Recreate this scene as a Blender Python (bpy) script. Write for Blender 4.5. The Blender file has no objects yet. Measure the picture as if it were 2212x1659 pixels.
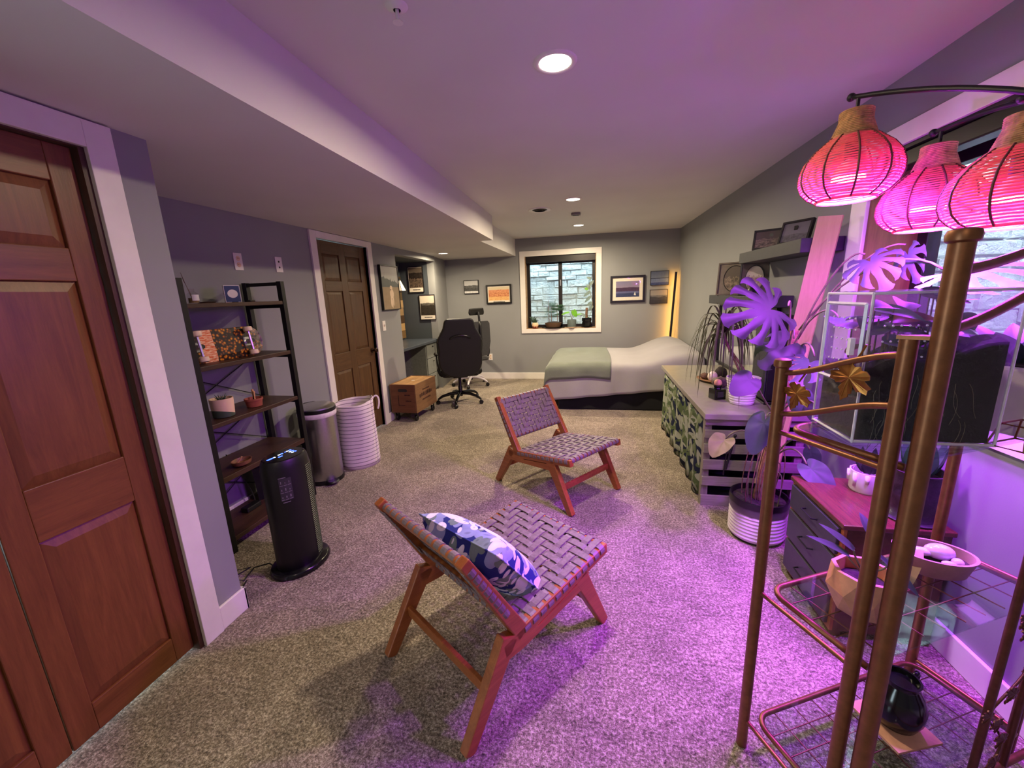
import bpy, bmesh, math, random
from mathutils import Vector, Matrix, Euler
import numpy as np
random.seed(7)
C = bpy.context.scene.collection
S = bpy.context.scene

# ------------------------------------------------------------------ camera
IMG_W, FPX = 2212, 869.3
cam_d = bpy.data.cameras.new('camera'); cam = bpy.data.objects.new('camera', cam_d); C.objects.link(cam)
cam_d.sensor_fit = 'HORIZONTAL'; cam_d.sensor_width = 36; cam_d.lens = FPX / IMG_W * 36; cam_d.clip_start = 0.02
def _cam():
    yaw, pit, rol = (math.radians(a) for a in (11.92568, -12.49045, -2.2186))
    f = Vector((-math.sin(yaw) * math.cos(pit), math.cos(yaw) * math.cos(pit), math.sin(pit)))
    r = Vector((math.cos(yaw), math.sin(yaw), 0)); u = r.cross(f)
    r2 = math.cos(rol) * r + math.sin(rol) * u; u2 = -math.sin(rol) * r + math.cos(rol) * u
    m = Matrix((r2, u2, -f)).transposed().to_4x4(); m.translation = (0, 0, 1.5)
    return m
cam.matrix_world = _cam(); S.camera = cam

# ------------------------------------------------------------------ world, view
w = bpy.data.worlds.new('sky'); S.world = w; w.use_nodes = True
bg = w.node_tree.nodes['Background']; bg.inputs[0].default_value = (0.70, 0.90, 1.0, 1); bg.inputs[1].default_value = 11.0
S.view_settings.view_transform = 'Standard'; S.view_settings.look = 'None'
S.view_settings.exposure = 0.0; S.view_settings.gamma = 1.0
try: S.view_settings.use_curve_mapping = False
except Exception: pass
S.cycles.use_denoising = True
S.cycles.use_adaptive_sampling = True; S.cycles.adaptive_threshold = .05
S.cycles.max_bounces = 7; S.cycles.diffuse_bounces = 4; S.cycles.transparent_max_bounces = 20
S.cycles.transmission_bounces = 6; S.cycles.sample_clamp_indirect = 6.0; S.cycles.caustics_refractive = False; S.cycles.caustics_reflective = False

DOWNLIGHT_W, FAR_LIGHT_W, ALCOVE_W, PURPLE_W, PURPLE_GLOW_W = 29.0, 56.0, 30.0, 45.0, 32.0
WARM = (1.0, 0.82, 0.55); PURPLE = (0.44, 0.045, 1.0)

# ------------------------------------------------------------------ geometry helpers
class B:
    def __init__(s): s.v = []; s.f = []
    def add(s, vs, fs):
        o = len(s.v); s.v += [tuple(v) for v in vs]; s.f += [tuple(i + o for i in f) for f in fs]; return s
    def hexa(s, p):   # 8 corners: bottom ring then top ring
        return s.add(p, [(3,2,1,0),(4,5,6,7),(0,1,5,4),(1,2,6,5),(2,3,7,6),(3,0,4,7)])
    def box(s, x0, x1, y0, y1, z0, z1):
        return s.hexa([(x0,y0,z0),(x1,y0,z0),(x1,y1,z0),(x0,y1,z0),(x0,y0,z1),(x1,y0,z1),(x1,y1,z1),(x0,y1,z1)])
    def obox(s, c, h, m):
        c = Vector(c); pts = []
        for z in (-1, 1):
            for x, y in ((-1,-1),(1,-1),(1,1),(-1,1)): pts.append(c + m @ Vector((x*h[0], y*h[1], z*h[2])))
        return s.hexa(pts)
    def prism(s, poly, fn, t0, t1):   # fn(a, b, t) -> xyz
        n = len(poly)
        vs = [fn(a, b, t0) for a, b in poly] + [fn(a, b, t1) for a, b in poly]
        return s.add(vs, [tuple(range(n))[::-1], tuple(range(n, 2*n))] + [(i, (i+1) % n, n + (i+1) % n, n + i) for i in range(n)])
    def tube(s, pts, r, n=10, closed=False, cap=True):
        pts = [Vector(p) for p in pts]; k = len(pts); rs = r if isinstance(r, (list, tuple)) else [r] * k
        rings = []; prev = None
        for i, p in enumerate(pts):
            if closed: t = pts[(i+1) % k] - pts[i-1]
            else: t = pts[min(i+1, k-1)] - pts[max(i-1, 0)]
            if t.length < 1e-9: t = Vector((0,0,1))
            t.normalize()
            if prev is None:
                a = Vector((0,0,1)) if abs(t.z) < .9 else Vector((1,0,0)); nx = t.cross(a).normalized()
            else:
                nx = prev - t * prev.dot(t); nx = nx.normalized() if nx.length > 1e-6 else t.orthogonal().normalized()
            prev = nx; ny = t.cross(nx)
            rings.append([p + (nx * math.cos(2*math.pi*j/n) + ny * math.sin(2*math.pi*j/n)) * rs[i] for j in range(n)])
        vs = [v for rg in rings for v in rg]; fs = []
        for i in range(k if closed else k - 1):
            a, b = i * n, ((i + 1) % k) * n
            for j in range(n): fs.append((a + j, a + (j+1) % n, b + (j+1) % n, b + j))
        if cap and not closed: fs += [tuple(range(n))[::-1], tuple(range((k-1)*n, k*n))]
        return s.add(vs, fs)
    def lathe(s, prof, n=24, c=(0,0,0), sx=1, sy=1, cap0=True, cap1=True):
        vs = []; fs = []; m = len(prof)
        for r, z in prof:
            for j in range(n): a = 2*math.pi*j/n; vs.append((c[0] + r*math.cos(a)*sx, c[1] + r*math.sin(a)*sy, c[2] + z))
        for i in range(m - 1):
            for j in range(n): fs.append((i*n + j, i*n + (j+1) % n, (i+1)*n + (j+1) % n, (i+1)*n + j))
        if cap0: fs.append(tuple(range(n))[::-1])
        if cap1: fs.append(tuple(range((m-1)*n, m*n)))
        return s.add(vs, fs)
    def ball(s, c, r, n=14, m=8, sc=(1,1,1), jit=0):
        prof = [(math.sin(math.pi*i/m), -math.cos(math.pi*i/m)) for i in range(1, m)]
        vs = []; fs = []
        for a, z in prof:
            for j in range(n):
                t = 2*math.pi*j/n; k = r * (1 + (random.uniform(-jit, jit) if jit else 0))
                vs.append((c[0] + a*math.cos(t)*k*sc[0], c[1] + a*math.sin(t)*k*sc[1], c[2] + z*k*sc[2]))
        for i in range(m - 2):
            for j in range(n): fs.append((i*n+j, i*n+(j+1) % n, (i+1)*n+(j+1) % n, (i+1)*n+j))
        b = len(vs); vs += [(c[0], c[1], c[2]-r*sc[2]), (c[0], c[1], c[2]+r*sc[2])]
        for j in range(n): fs.append(((j+1) % n, j, b)); fs.append(((m-2)*n+j, (m-2)*n+(j+1) % n, b+1))
        return s.add(vs, fs)
    def grid(s, fn, nu, nv):
        vs = [fn(i/nu, j/nv) for i in range(nu+1) for j in range(nv+1)]
        return s.add(vs, [(i*(nv+1)+j, (i+1)*(nv+1)+j, (i+1)*(nv+1)+j+1, i*(nv+1)+j+1) for i in range(nu) for j in range(nv)])
    def xf(s, m):
        s.v = [tuple(m @ Vector(v)) for v in s.v]; return s
    def mesh(s, name):
        me = bpy.data.meshes.new(name); me.from_pydata(s.v, [], s.f); me.validate(); me.update(); return me

def link(name, me, mat, parent=None, smooth=False, bevel=0, world=False, solid=0, sub=0):
    o = bpy.data.objects.new(name, me); C.objects.link(o)
    if mat is not None: me.materials.append(mat)
    if smooth:
        me.shade_smooth() if smooth is True else None
        if smooth is not True:
            me.shade_smooth()
            try: me.set_sharp_from_angle(angle=math.radians(smooth))
            except Exception: pass
    if parent is not None:
        o.parent = parent
        if world:
            q = parent; mm = Matrix.Identity(4)
            while q is not None: mm = q.matrix_parent_inverse @ q.matrix_basis if q.parent is None else q.matrix_parent_inverse @ q.matrix_basis; q = None
            o.matrix_parent_inverse = world_of(parent).inverted()
    if solid: md = o.modifiers.new('thick', 'SOLIDIFY'); md.thickness = solid; md.offset = 0
    if bevel: md = o.modifiers.new('edge', 'BEVEL'); md.width = bevel; md.segments = 2; md.limit_method = 'ANGLE'
    if sub: md = o.modifiers.new('smooth', 'SUBSURF'); md.levels = sub; md.render_levels = sub
    return o
def world_of(o):
    m = o.matrix_basis.copy()
    if o.parent is not None: m = world_of(o.parent) @ o.matrix_parent_inverse @ m
    return m
def part(name, b, mat, parent, smooth=False, bevel=0, world=False, solid=0, sub=0):
    return link(name, b.mesh(name), mat, parent, smooth, bevel, world, solid, sub)
def thing(name, label, cat, loc=(0,0,0), rz=0, group=None):
    o = bpy.data.objects.new(name, None); C.objects.link(o); o.empty_display_size = .05
    o.location = loc; o.rotation_euler = (0,0,rz); o['label'] = label; o['category'] = cat
    if group: o['group'] = group
    return o
def tag(o, label, cat, group=None):
    o['label'] = label; o['category'] = cat
    if group: o['group'] = group
    return o
def struct(name, b, mat, bevel=0, smooth=False):
    o = part(name, b, mat, None, smooth, bevel); o['kind'] = 'structure'; return o
def dup(o, parent=None):
    c = o.copy(); C.objects.link(c)
    if parent is not None: c.parent = parent
    for ch in list(o.children): dup(ch, c)
    return c
def bez(p0, p1, p2, p3, n=12):
    p0, p1, p2, p3 = map(Vector, (p0, p1, p2, p3)); out = []
    for i in range(n + 1):
        t = i / n; out.append(p0*(1-t)**3 + p1*3*t*(1-t)**2 + p2*3*t*t*(1-t) + p3*t**3)
    return out
def rot(axis, a): return Matrix.Rotation(a, 4, axis)
def frame_m(right, up):   # 3x3 with columns right, up, normal
    r = Vector(right).normalized(); n = r.cross(Vector(up)).normalized(); u = n.cross(r)
    return Matrix((r, u, n)).transposed()

# ------------------------------------------------------------------ material helpers
def srgb(r, g, b):
    f = lambda c: (c/255/12.92) if c/255 <= .04045 else ((c/255+.055)/1.055)**2.4
    return (f(r), f(g), f(b), 1)
def col(c): return c if len(c) == 4 else (*c, 1)
class N:
    def __init__(s, name):
        s.m = bpy.data.materials.new(name); s.m.use_nodes = True; s.t = s.m.node_tree; s.p = s.t.nodes['Principled BSDF']; s.out = s.t.nodes['Material Output']
    def n(s, k, **kw):
        x = s.t.nodes.new(k)
        for a, v in kw.items(): setattr(x, a, v)
        return x
    def l(s, a, b): s.t.links.new(a, b)
    def coord(s, scale=(1,1,1), kind='Object', rotz=0):
        tc = s.n('ShaderNodeTexCoord'); mp = s.n('ShaderNodeMapping'); mp.inputs['Scale'].default_value = scale; mp.inputs['Rotation'].default_value = (0,0,rotz)
        s.l(tc.outputs[kind], mp.inputs[0]); return mp.outputs[0]
    def noise(s, co, scale, detail=4, rough=.6, dist=0):
        x = s.n('ShaderNodeTexNoise'); x.inputs['Scale'].default_value = scale; x.inputs['Detail'].default_value = detail; x.inputs['Roughness'].default_value = rough
        x.inputs['Distortion'].default_value = dist; s.l(co, x.inputs['Vector']); return x.outputs['Fac']
    def ramp(s, fac, stops):
        x = s.n('ShaderNodeValToRGB'); e = x.color_ramp.elements
        while len(e) < len(stops): e.new(.5)
        for el, (p, c) in zip(e, stops): el.position = p; el.color = col(c)
        s.l(fac, x.inputs[0]); return x.outputs[0]
    def math(s, op, a, b=None, clamp=False):
        x = s.n('ShaderNodeMath', operation=op); x.use_clamp = clamp
        for i, v in enumerate((a, b)):
            if v is None: continue
            if isinstance(v, (int, float)): x.inputs[i].default_value = v
            else: s.l(v, x.inputs[i])
        return x.outputs[0]
    def mix(s, fac, a, b):
        x = s.n('ShaderNodeMix'); x.data_type = 'RGBA'
        for k, v in ((0, fac), (6, a), (7, b)):
            if isinstance(v, (int, float)): x.inputs[k].default_value = v
            elif isinstance(v, tuple): x.inputs[k].default_value = col(v)
            else: s.l(v, x.inputs[k])
        return x.outputs[2]
    def bump(s, h, strength=.3, dist=.01):
        x = s.n('ShaderNodeBump'); x.inputs['Strength'].default_value = strength; x.inputs['Distance'].default_value = dist
        s.l(h, x.inputs['Height']); s.l(x.outputs[0], s.p.inputs['Normal'])
    def set(s, color=None, rough=.5, metal=0, spec=None, **kw):
        if color is not None:
            if isinstance(color, tuple): s.p.inputs['Base Color'].default_value = col(color)
            else: s.l(color, s.p.inputs['Base Color'])
        if isinstance(rough, (int, float)): s.p.inputs['Roughness'].default_value = rough
        else: s.l(rough, s.p.inputs['Roughness'])
        s.p.inputs['Metallic'].default_value = metal
        if spec is not None: s.p.inputs['Specular IOR Level'].default_value = spec
        for k, v in kw.items(): s.p.inputs[k].default_value = v
        return s.m
def plain(name, c, rough=.5, metal=0, var=.06, scale=30, bump=.05, spec=None):
    k = N(name); c = col(c); co = k.coord(); f = k.noise(co, scale)
    d = tuple(max(0, x*(1-var*2)) for x in c[:3]); e = tuple(min(1, x*(1+var*2)) for x in c[:3])
    k.set(k.ramp(f, [(.3, d), (.7, e)]), rough, metal, spec)
    if bump: k.bump(f, bump, .004)
    return k.m
def paint(name, c):
    k = N(name); co = k.coord(); f = k.noise(co, 160, 3); g = k.noise(co, 1.3, 2); c = col(c)
    k.set(k.ramp(g, [(.3, tuple(x*.96 for x in c[:3])), (.7, tuple(x*1.04 for x in c[:3]))]), .62, 0, .3); k.bump(f, .12, .0015); return k.m
def wood(name, dark, light, axis='z', scale=1.0, rough=.42, contrast=1.0, spec=.4):
    k = N(name); st = {'x': (1.2, 14, 14), 'y': (14, 1.2, 14), 'z': (14, 14, 1.2)}[axis]
    co = k.coord(tuple(v*scale for v in st)); f1 = k.noise(co, 2.2, 6, .65, 1.2)
    co2 = k.coord(tuple(v*scale*6 for v in st)); f2 = k.noise(co2, 3, 3, .7)
    f = k.math('ADD', k.math('MULTIPLY', f1, .72), k.math('MULTIPLY', f2, .28))
    a = .5 - .18/contrast; b = .5 + .18/contrast
    k.set(k.ramp(f, [(a, dark), (b, light)]), rough, 0, spec); k.bump(f2, .12, .002); return k.m
def emis(name, c, s):
    k = N(name); k.set((0,0,0), .5); k.p.inputs['Emission Color'].default_value = col(c); k.p.inputs['Emission Strength'].default_value = s; return k.m
def glassy(name, tint=(1,1,1), refl=.06, rough=.02, alpha_tint=.95, haze=0):
    k = N(name); t = k.n('ShaderNodeBsdfTransparent'); t.inputs[0].default_value = tuple(x*alpha_tint for x in tint[:3]) + (1,)
    g = k.n('ShaderNodeBsdfGlossy'); g.inputs['Roughness'].default_value = rough; g.inputs[0].default_value = (1,1,1,1)
    lw = k.n('ShaderNodeLayerWeight'); lw.inputs[0].default_value = .5
    fa = k.math('ADD', k.math('MULTIPLY', k.math('POWER', lw.outputs['Facing'], 4.0), .55), refl*.45, True)
    mx = k.n('ShaderNodeMixShader'); k.l(fa, mx.inputs[0]); k.l(t.outputs[0], mx.inputs[1]); k.l(g.outputs[0], mx.inputs[2]); k.l(mx.outputs[0], k.out.inputs[0])
    if haze:
        df = k.n('ShaderNodeBsdfDiffuse'); df.inputs[0].default_value = (.85,.85,.85,1); tl = k.n('ShaderNodeBsdfTranslucent'); tl.inputs[0].default_value = (.85,.85,.85,1)
        m1 = k.n('ShaderNodeMixShader'); k.l(df.outputs[0], m1.inputs[1]); k.l(tl.outputs[0], m1.inputs[2]); m2 = k.n('ShaderNodeMixShader'); m2.inputs[0].default_value = haze
        k.l(mx.outputs[0], m2.inputs[1]); k.l(m1.outputs[0], m2.inputs[2]); k.l(m2.outputs[0], k.out.inputs[0])
    return k.m

M = {}
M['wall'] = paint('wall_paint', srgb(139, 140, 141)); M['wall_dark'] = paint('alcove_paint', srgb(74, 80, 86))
M['ceil'] = paint('ceiling_paint', srgb(214, 210, 208)); M['white'] = plain('trim_white', srgb(226, 220, 214), .4, 0, .02, 8, .02)
def carpet():
    k = N('carpet'); co = k.coord(); a = k.noise(co, 88, 3, .75); b = k.noise(co, 220, 2, .7); g = k.noise(co, 2.1, 3, .55, .8); h = k.noise(co, 22, 3, .6)
    f = k.math('ADD', k.math('MULTIPLY', a, .55), k.math('ADD', k.math('MULTIPLY', b, .3), k.math('MULTIPLY', h, .15)))
    c = k.ramp(f, [(.37, srgb(60, 50, 42)), (.5, srgb(146, 131, 113)), (.62, srgb(222, 208, 190))])
    nap = k.ramp(g, [(.38, (.74, .73, .72)), (.62, (1.06, 1.05, 1.04))])
    x = k.n('ShaderNodeMix'); x.data_type = 'RGBA'; x.blend_type = 'MULTIPLY'; x.inputs[0].default_value = 1; k.l(c, x.inputs[6]); k.l(nap, x.inputs[7])
    k.set(x.outputs[2], .95, 0, .1); k.bump(f, .9, .02); k.p.inputs['Sheen Weight'].default_value = .15; return k.m
M['carpet'] = carpet()
M['oak_red'] = wood('closet_oak', srgb(94, 52, 28), srgb(134, 82, 46), 'z', .8, .38, .8)
M['oak_red_h'] = wood('closet_oak_rail', srgb(94, 52, 28), srgb(134, 82, 46), 'y', .8, .38, .8)
M['oak_brown'] = wood('door_oak', srgb(68, 47, 29), srgb(106, 77, 48), 'z', .9, .4, .8)
M['oak_brown_h'] = wood('door_oak_rail', srgb(68, 47, 29), srgb(106, 77, 48), 'y', .9, .4, .8)
M['black'] = plain('black_plastic', srgb(12, 12, 13), .42, 0, .1, 40, .03)
M['black_gloss'] = plain('black_gloss', srgb(14, 14, 16), .16, 0, .05, 30, 0)
M['black_metal'] = plain('black_metal', srgb(20, 18, 19), .45, .3, .1, 60, .05)
M['chrome'] = plain('brushed_steel', srgb(190, 190, 192), .30, 1, .03, 60, 0)
M['lamp_on'] = emis('downlight_lens', (1, .90, .72), 14.0)
M['glass'] = glassy('window_glass', (.97, 1, .99), .05)
M['frame_dark'] = plain('window_frame_bronze', srgb(24, 19, 18), .4, .2, .08, 40, .02)
# ------------------------------------------------------------------ the room
XL, XC, YB, YF, ZC, ZS = -2.52, -1.728, 7.07, -1.6, 2.42, 2.145
def XR(y): return 1.305 + .0185 * (YB - y)
Y_ST = 1.43
struct('floor', B().box(-3.6, 1.9, YF - .2, YB + .3, -.12, 0), M['carpet'])
struct('ceiling', B().hexa([(-3.6,YF-.2,ZC),(1.9,YF-.2,ZC),(1.9,YB+.3,ZC),(-3.6,YB+.3,ZC),(-3.6,YF-.2,ZC+.1),(1.9,YF-.2,ZC+.1),(1.9,YB+.3,ZC+.1),(-3.6,YB+.3,ZC+.1)]), M['ceil'])
sof = B().prism([(-3.6,YF),(-1.06,YF),(-1.205,4.93),(-1.365,4.93),(-1.345,YB),(-3.6,YB)], lambda a, b, t: (a, b, t), ZS, ZC)
struct('ceiling_soffit', sof, M['ceil'])
# left wall with the door opening, alcove, rear piece
D2 = (3.447, 4.31, 2.08)
lw = B(); lw.box(XL-.12, XL, Y_ST, D2[0], 0, ZS); lw.box(XL-.12, XL, D2[0], D2[1], D2[2], ZS); lw.box(XL-.12, XL, D2[1], 4.98, 0, ZS)
lw.box(XL-.12, XL, 4.98, 6.32, 2.065, ZS)
lw.hexa([(XL-.14,6.32,0),(XL-.02,6.32,0),(-2.63,YB,0),(-2.9,YB,0),(XL-.14,6.32,ZS),(XL-.02,6.32,ZS),(-2.63,YB,ZS),(-2.9,YB,ZS)])
struct('wall_left', lw, M['wall'])
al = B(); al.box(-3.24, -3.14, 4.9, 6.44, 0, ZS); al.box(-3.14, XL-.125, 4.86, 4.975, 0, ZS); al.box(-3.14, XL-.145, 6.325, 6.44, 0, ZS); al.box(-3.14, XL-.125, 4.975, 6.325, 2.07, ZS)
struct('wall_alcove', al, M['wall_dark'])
# closet wall
cw = B(); cw.box(XC-.1, XC, 1.215, Y_ST, 0, ZS); cw.box(XC-.1, XC, -.65, 1.215, 2.06, ZS); cw.box(XC-.1, XC, YF, -.65, 0, ZS); cw.box(XL-.1, XC-.1, Y_ST-.1, Y_ST, 0, ZS)
struct('wall_closet', cw, M['wall'])
# back wall with window opening
WX0, WX1, WZ0, WZ1 = -1.19, .008, .896, 2.122
bw = B(); bw.box(-3.4, WX0, YB, YB+.2, 0, ZC); bw.box(WX1, 1.7, YB, YB+.2, 0, ZC); bw.box(WX0, WX1, YB, YB+.2, 0, WZ0); bw.box(WX0, WX1, YB, YB+.2, WZ1, ZC)
struct('wall_back', bw, M['wall'])
# right wall (runs very slightly out of square) with window opening
RY0, RY1, RZ0, RZ1 = 1.22, 2.56, .98, 2.105
def rbox(b, x0, x1, y0, y1, z0, z1):
    return b.hexa([(XR(y0)+x0,y0,z0),(XR(y0)+x1,y0,z0),(XR(y1)+x1,y1,z0),(XR(y1)+x0,y1,z0),(XR(y0)+x0,y0,z1),(XR(y0)+x1,y0,z1),(XR(y1)+x1,y1,z1),(XR(y1)+x0,y1,z1)])
rw = B(); T = .30
rbox(rw, 0, T, YF, RY0, 0, ZC); rbox(rw, 0, T, RY1, YB, 0, ZC); rbox(rw, 0, T, RY0, RY1, 0, RZ0); rbox(rw, 0, T, RY0, RY1, RZ1, ZC)
struct('wall_right', rw, M['wall'])
struct('wall_front', B().box(XC-.1, 1.8, YF-.12, YF, 0, ZC), M['wall'])
# baseboards
def bbd(name, b): struct(name, b, M['white'], .004)
bbd('baseboard_back', B().box(-2.62, 1.30, YB-.014, YB, 0, .115))
b = B(); b.box(XL, XL+.014, Y_ST, D2[0]-.085, 0, .115); b.box(XL, XL+.014, D2[1]+.085, 4.98, 0, .115); bbd('baseboard_left', b)
b = B(); b.box(XC, XC+.015, 1.295, Y_ST+.015, 0, .12); b.box(XC-.6, XC+.015, Y_ST, Y_ST+.015, 0, .12); bbd('baseboard_closet', b)
b = B(); rbox(b, -.015, 0, YF, YB, 0, .12); bbd('baseboard_right', b)

M['bronze_wood'] = wood('jamb_dark', srgb(52, 30, 20), srgb(84, 52, 34), 'z')
# ---- closet bifold door: stiles, rails and raised panels
def raised(b, fn, y0, y1, z0, z1, d, e=.035):   # raised panel: outer frame groove to proud field; fn(y, z, depth)
    o = [(y0,z0),(y1,z0),(y1,z1),(y0,z1)]; i = [(y0+e,z0+e),(y1-e,z0+e),(y1-e,z1-e),(y0+e,z1-e)]
    vs = [fn(*q, -d) for q in o] + [fn(*q, -.002) for q in i]
    b.add(vs, [(0,1,5,4),(1,2,6,5),(2,3,7,6),(3,0,4,7),(4,5,6,7)]); return b
casing = B(); casing.box(XC, XC+.018, 1.207, 1.295, 0, 2.138); casing.box(XC, XC+.018, -.73, 1.207, 2.05, 2.138); casing.box(XC, XC+.018, -.73, -.645, 0, 2.05); 
struct('trim_1', casing, M['white'], .002)
struct('trim_5', B().box(XC-.1, XC+.002, 1.188, 1.214, 0, 2.05).box(XC-.1, XC+.002, -.64, 1.188, 2.046, 2.06), M['bronze_wood'])
dr = thing('door_1', 'red-brown oak bifold closet door with raised panels', 'door', (XC-.045, .28, 0)); dr['kind'] = 'structure'
del dr['category']
xf = XC - .028
PZ = [(.128, .772), (.955, 1.602), (1.712, 1.925)]
for li, (y0, y1) in enumerate(((.752, 1.186), (.314, .748), (-.124, .310))):
    leaf = part('door_leaf', B().box(xf-.03, xf-.012, y0, y1, .012, 2.045), M['oak_red'], dr, world=True)
    st = .085
    for a, c in ((y0, y0+st*.42), (y1-st*.42, y1)):
        a2, c2 = (y0, y0+.075) if a == y0 else (y1-.075, y1)
        part('stile', B().box(xf-.012, xf, a2, c2, .012, 2.045), M['oak_red'], leaf, bevel=.003, world=True)
    zs = [(.012, PZ[0][0]), (PZ[0][1], PZ[1][0]), (PZ[1][1], PZ[2][0]), (PZ[2][1], 2.045)]
    for z0, z1 in zs: part('rail', B().box(xf-.012, xf, y0+.075, y1-.075, z0, z1), M['oak_red_h'], leaf, bevel=.003, world=True)
    for z0, z1 in PZ:
        part('panel', raised(B(), lambda y, z, d: (xf + d, y, z), y0+.075, y1-.075, z0, z1, .012), M['oak_red'], leaf, world=True)
# ---- six-panel door
dr2 = thing('door_2', 'brown six-panel oak door with bronze knob', 'door', (XL-.03, 3.88, 0)); dr2['kind'] = 'structure'; del dr2['category']
y0, y1 = 3.452, 4.305; ym = (y0+y1)/2; xf2 = XL - .03
part('door_slab', B().box(xf2-.035, xf2-.012, y0, y1, .012, 2.075), M['oak_brown'], dr2, world=True)
sw = .105; z_r = [(.012, .22), (.80, .98), (1.60, 1.70), (1.955, 2.075)]
for a, c in ((y0, y0+sw), (ym-.052, ym+.052), (y1-sw, y1)): part('stile', B().box(xf2-.012, xf2, a, c, .012, 2.075), M['oak_brown'], dr2, bevel=.003, world=True)
for a, c in ((y0+sw, ym-.052), (ym+.052, y1-sw)):
    for z0, z1 in z_r: part('rail', B().box(xf2-.012, xf2, a, c, z0, z1), M['oak_brown_h'], dr2, bevel=.003, world=True)
    for z0, z1 in ((.22, .80), (.98, 1.60), (1.70, 1.955)): part('panel', raised(B(), lambda y, z, d: (xf2 + d, y, z), a, c, z0, z1, .012, .03), M['oak_brown'], dr2, world=True)
M['bronze'] = plain('bronze_knob', srgb(60, 40, 30), .3, .8, .1, 30, 0)
kb = B(); kb.lathe([(.028,0),(.028,.006),(.010,.012),(.010,.035),(.024,.045),(.028,.058),(.020,.070),(.004,.073)], 18); kb.xf(Matrix.Translation((xf2, 4.245, .93)) @ rot('Y', math.pi/2))
part('door_knob', kb, M['bronze'], dr2, smooth=40, world=True)
for z in (.3, 1.05, 1.85): part('hinge', B().box(xf2, xf2+.008, y0-.006, y0+.006, z-.045, z+.045), M['bronze'], dr2, world=True)
cs = B(); cs.box(XL, XL+.018, 3.362, 3.447, 0, 2.14); cs.box(XL, XL+.018, 4.31, 4.40, 0, 2.14); cs.box(XL, XL+.018, 3.447, 4.31, 2.08, 2.14)
cs.box(XL-.1, XL, 3.435, 3.447, 0, 2.08); cs.box(XL-.1, XL, 4.31, 4.322, 0, 2.08)
struct('trim_2', cs, M['white'], .002)

# ---- back window: casing, wood-lined reveal, slider frame, panes, well with stone-pattern liner
M['sill'] = wood('sill_wood', srgb(120, 92, 66), srgb(176, 146, 112), 'x', 1, .5)
def win_trim(name, f0, f1):
    b = B()
    for q in f0: f1(b, *q)
    struct(name, b, M['white'], .002)
c = .088
win_trim('trim_3', [(WX0-c, WX1+c, WZ1, WZ1+c), (WX0-c, WX1+c, WZ0-c*.82, WZ0), (WX0-c, WX0, WZ0, WZ1), (WX1, WX1+c, WZ0, WZ1)], lambda b, a0, a1, z0, z1: b.box(a0, a1, YB-.018, YB, z0, z1))
w1 = thing('window_1', 'dark framed sliding window above the bed', 'window', (-.59, YB+.17, WZ0)); w1['kind'] = 'structure'; del w1['category']
part('window_sill', B().box(WX0, WX1, YB-.015, YB+.2, WZ0-.004, WZ0+.012), M['sill'], w1, world=True)
part('jamb', B().box(WX0, WX0+.012, YB, YB+.2, WZ0, WZ1), M['sill'], w1, world=True); part('jamb', B().box(WX1-.012, WX1, YB, YB+.2, WZ0, WZ1), M['sill'], w1, world=True)
part('window_header', B().box(WX0, WX1, YB+.02, YB+.2, WZ1-.105, WZ1), M['frame_dark'], w1, world=True)
fy0, fy1 = YB+.13, YB+.18
for q in ((WX0+.012, WX0+.065, WZ0+.012, WZ1-.1), (WX1-.065, WX1-.012, WZ0+.012, WZ1-.1), (-.63, -.565, WZ0+.012, WZ1-.1)): part('frame_post', B().box(q[0], q[1], fy0, fy1, q[2], q[3]), M['frame_dark'], w1, world=True, bevel=.003)
for q in ((WX0+.06, WX1-.06, WZ0+.012, WZ0+.065), (WX0+.06, WX1-.06, WZ1-.13, WZ1-.1)): part('frame_rail', B().box(q[0], q[1], fy0, fy1, q[2], q[3]), M['frame_dark'], w1, world=True, bevel=.003)
for a, bb in ((WX0+.06, -.625), (-.57, WX1-.06)): part('pane', B().box(a, bb, fy0+.02, fy0+.026, WZ0+.06, WZ1-.12), M['glass'], w1, world=True)
part('latch', B().box(-.602, -.586, fy0-.018, fy0, 1.62, 1.72), M['chrome'], w1, world=True)
def stone_mat():
    k = N('well_stone'); co = k.coord(); f = k.noise(co, 9, 5, .6); k.set(k.ramp(f, [(.3, (.74,.77,.78)), (.7, (.90,.91,.90))]), .85, 0, .2); k.bump(k.noise(co, 16, 5), .9, .05); return k.m
M['stone'] = stone_mat()
def stone_face(parent, name, p0, ux, uz, W, H, seed):   # courses of uneven stones, each its own piece
    rnd = random.Random(seed); ux = Vector(ux); uz = Vector(uz); n = ux.cross(uz); z = 0; p0 = Vector(p0)
    while z < H - .02:
        h = min(rnd.uniform(.075, .135), H - z); x = -rnd.uniform(0, .15)
        while x < W:
            l = rnd.uniform(.16, .42); a = max(0, x); e = min(W, x + l)
            if e - a > .02:
                d = rnd.uniform(.012, .055); g = .003; pts = []
                for dd, ins in ((0, 0), (d, .010)):
                    for s_, t_ in ((a+g+ins, z+g+ins), (e-g-ins, z+g+ins), (e-g-ins, z+h-g-ins), (a+g+ins, z+h-g-ins)):
                        pts.append(p0 + ux*(s_ + rnd.uniform(-.006, .006)) + uz*(t_ + rnd.uniform(-.006, .006)) + n*(dd + (rnd.uniform(-.008, .008) if dd else 0)))
                bb = B().hexa(pts); part('stone', bb, M['stone'], parent, world=True)
            x += l
        z += h
sw1 = struct('wall_window_well', B().box(-1.62, .45, YB+1.0, YB+1.06, .25, 2.9).box(-1.68, -1.62, YB+.2, YB+1.06, .25, 2.9).box(.45, .51, YB+.2, YB+1.06, .25, 2.9), M['stone'])
stone_face(sw1, 'stone', (-1.62, YB+1.0, .5), (1,0,0), (0,0,1), 2.07, 2.3, 3)
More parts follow.
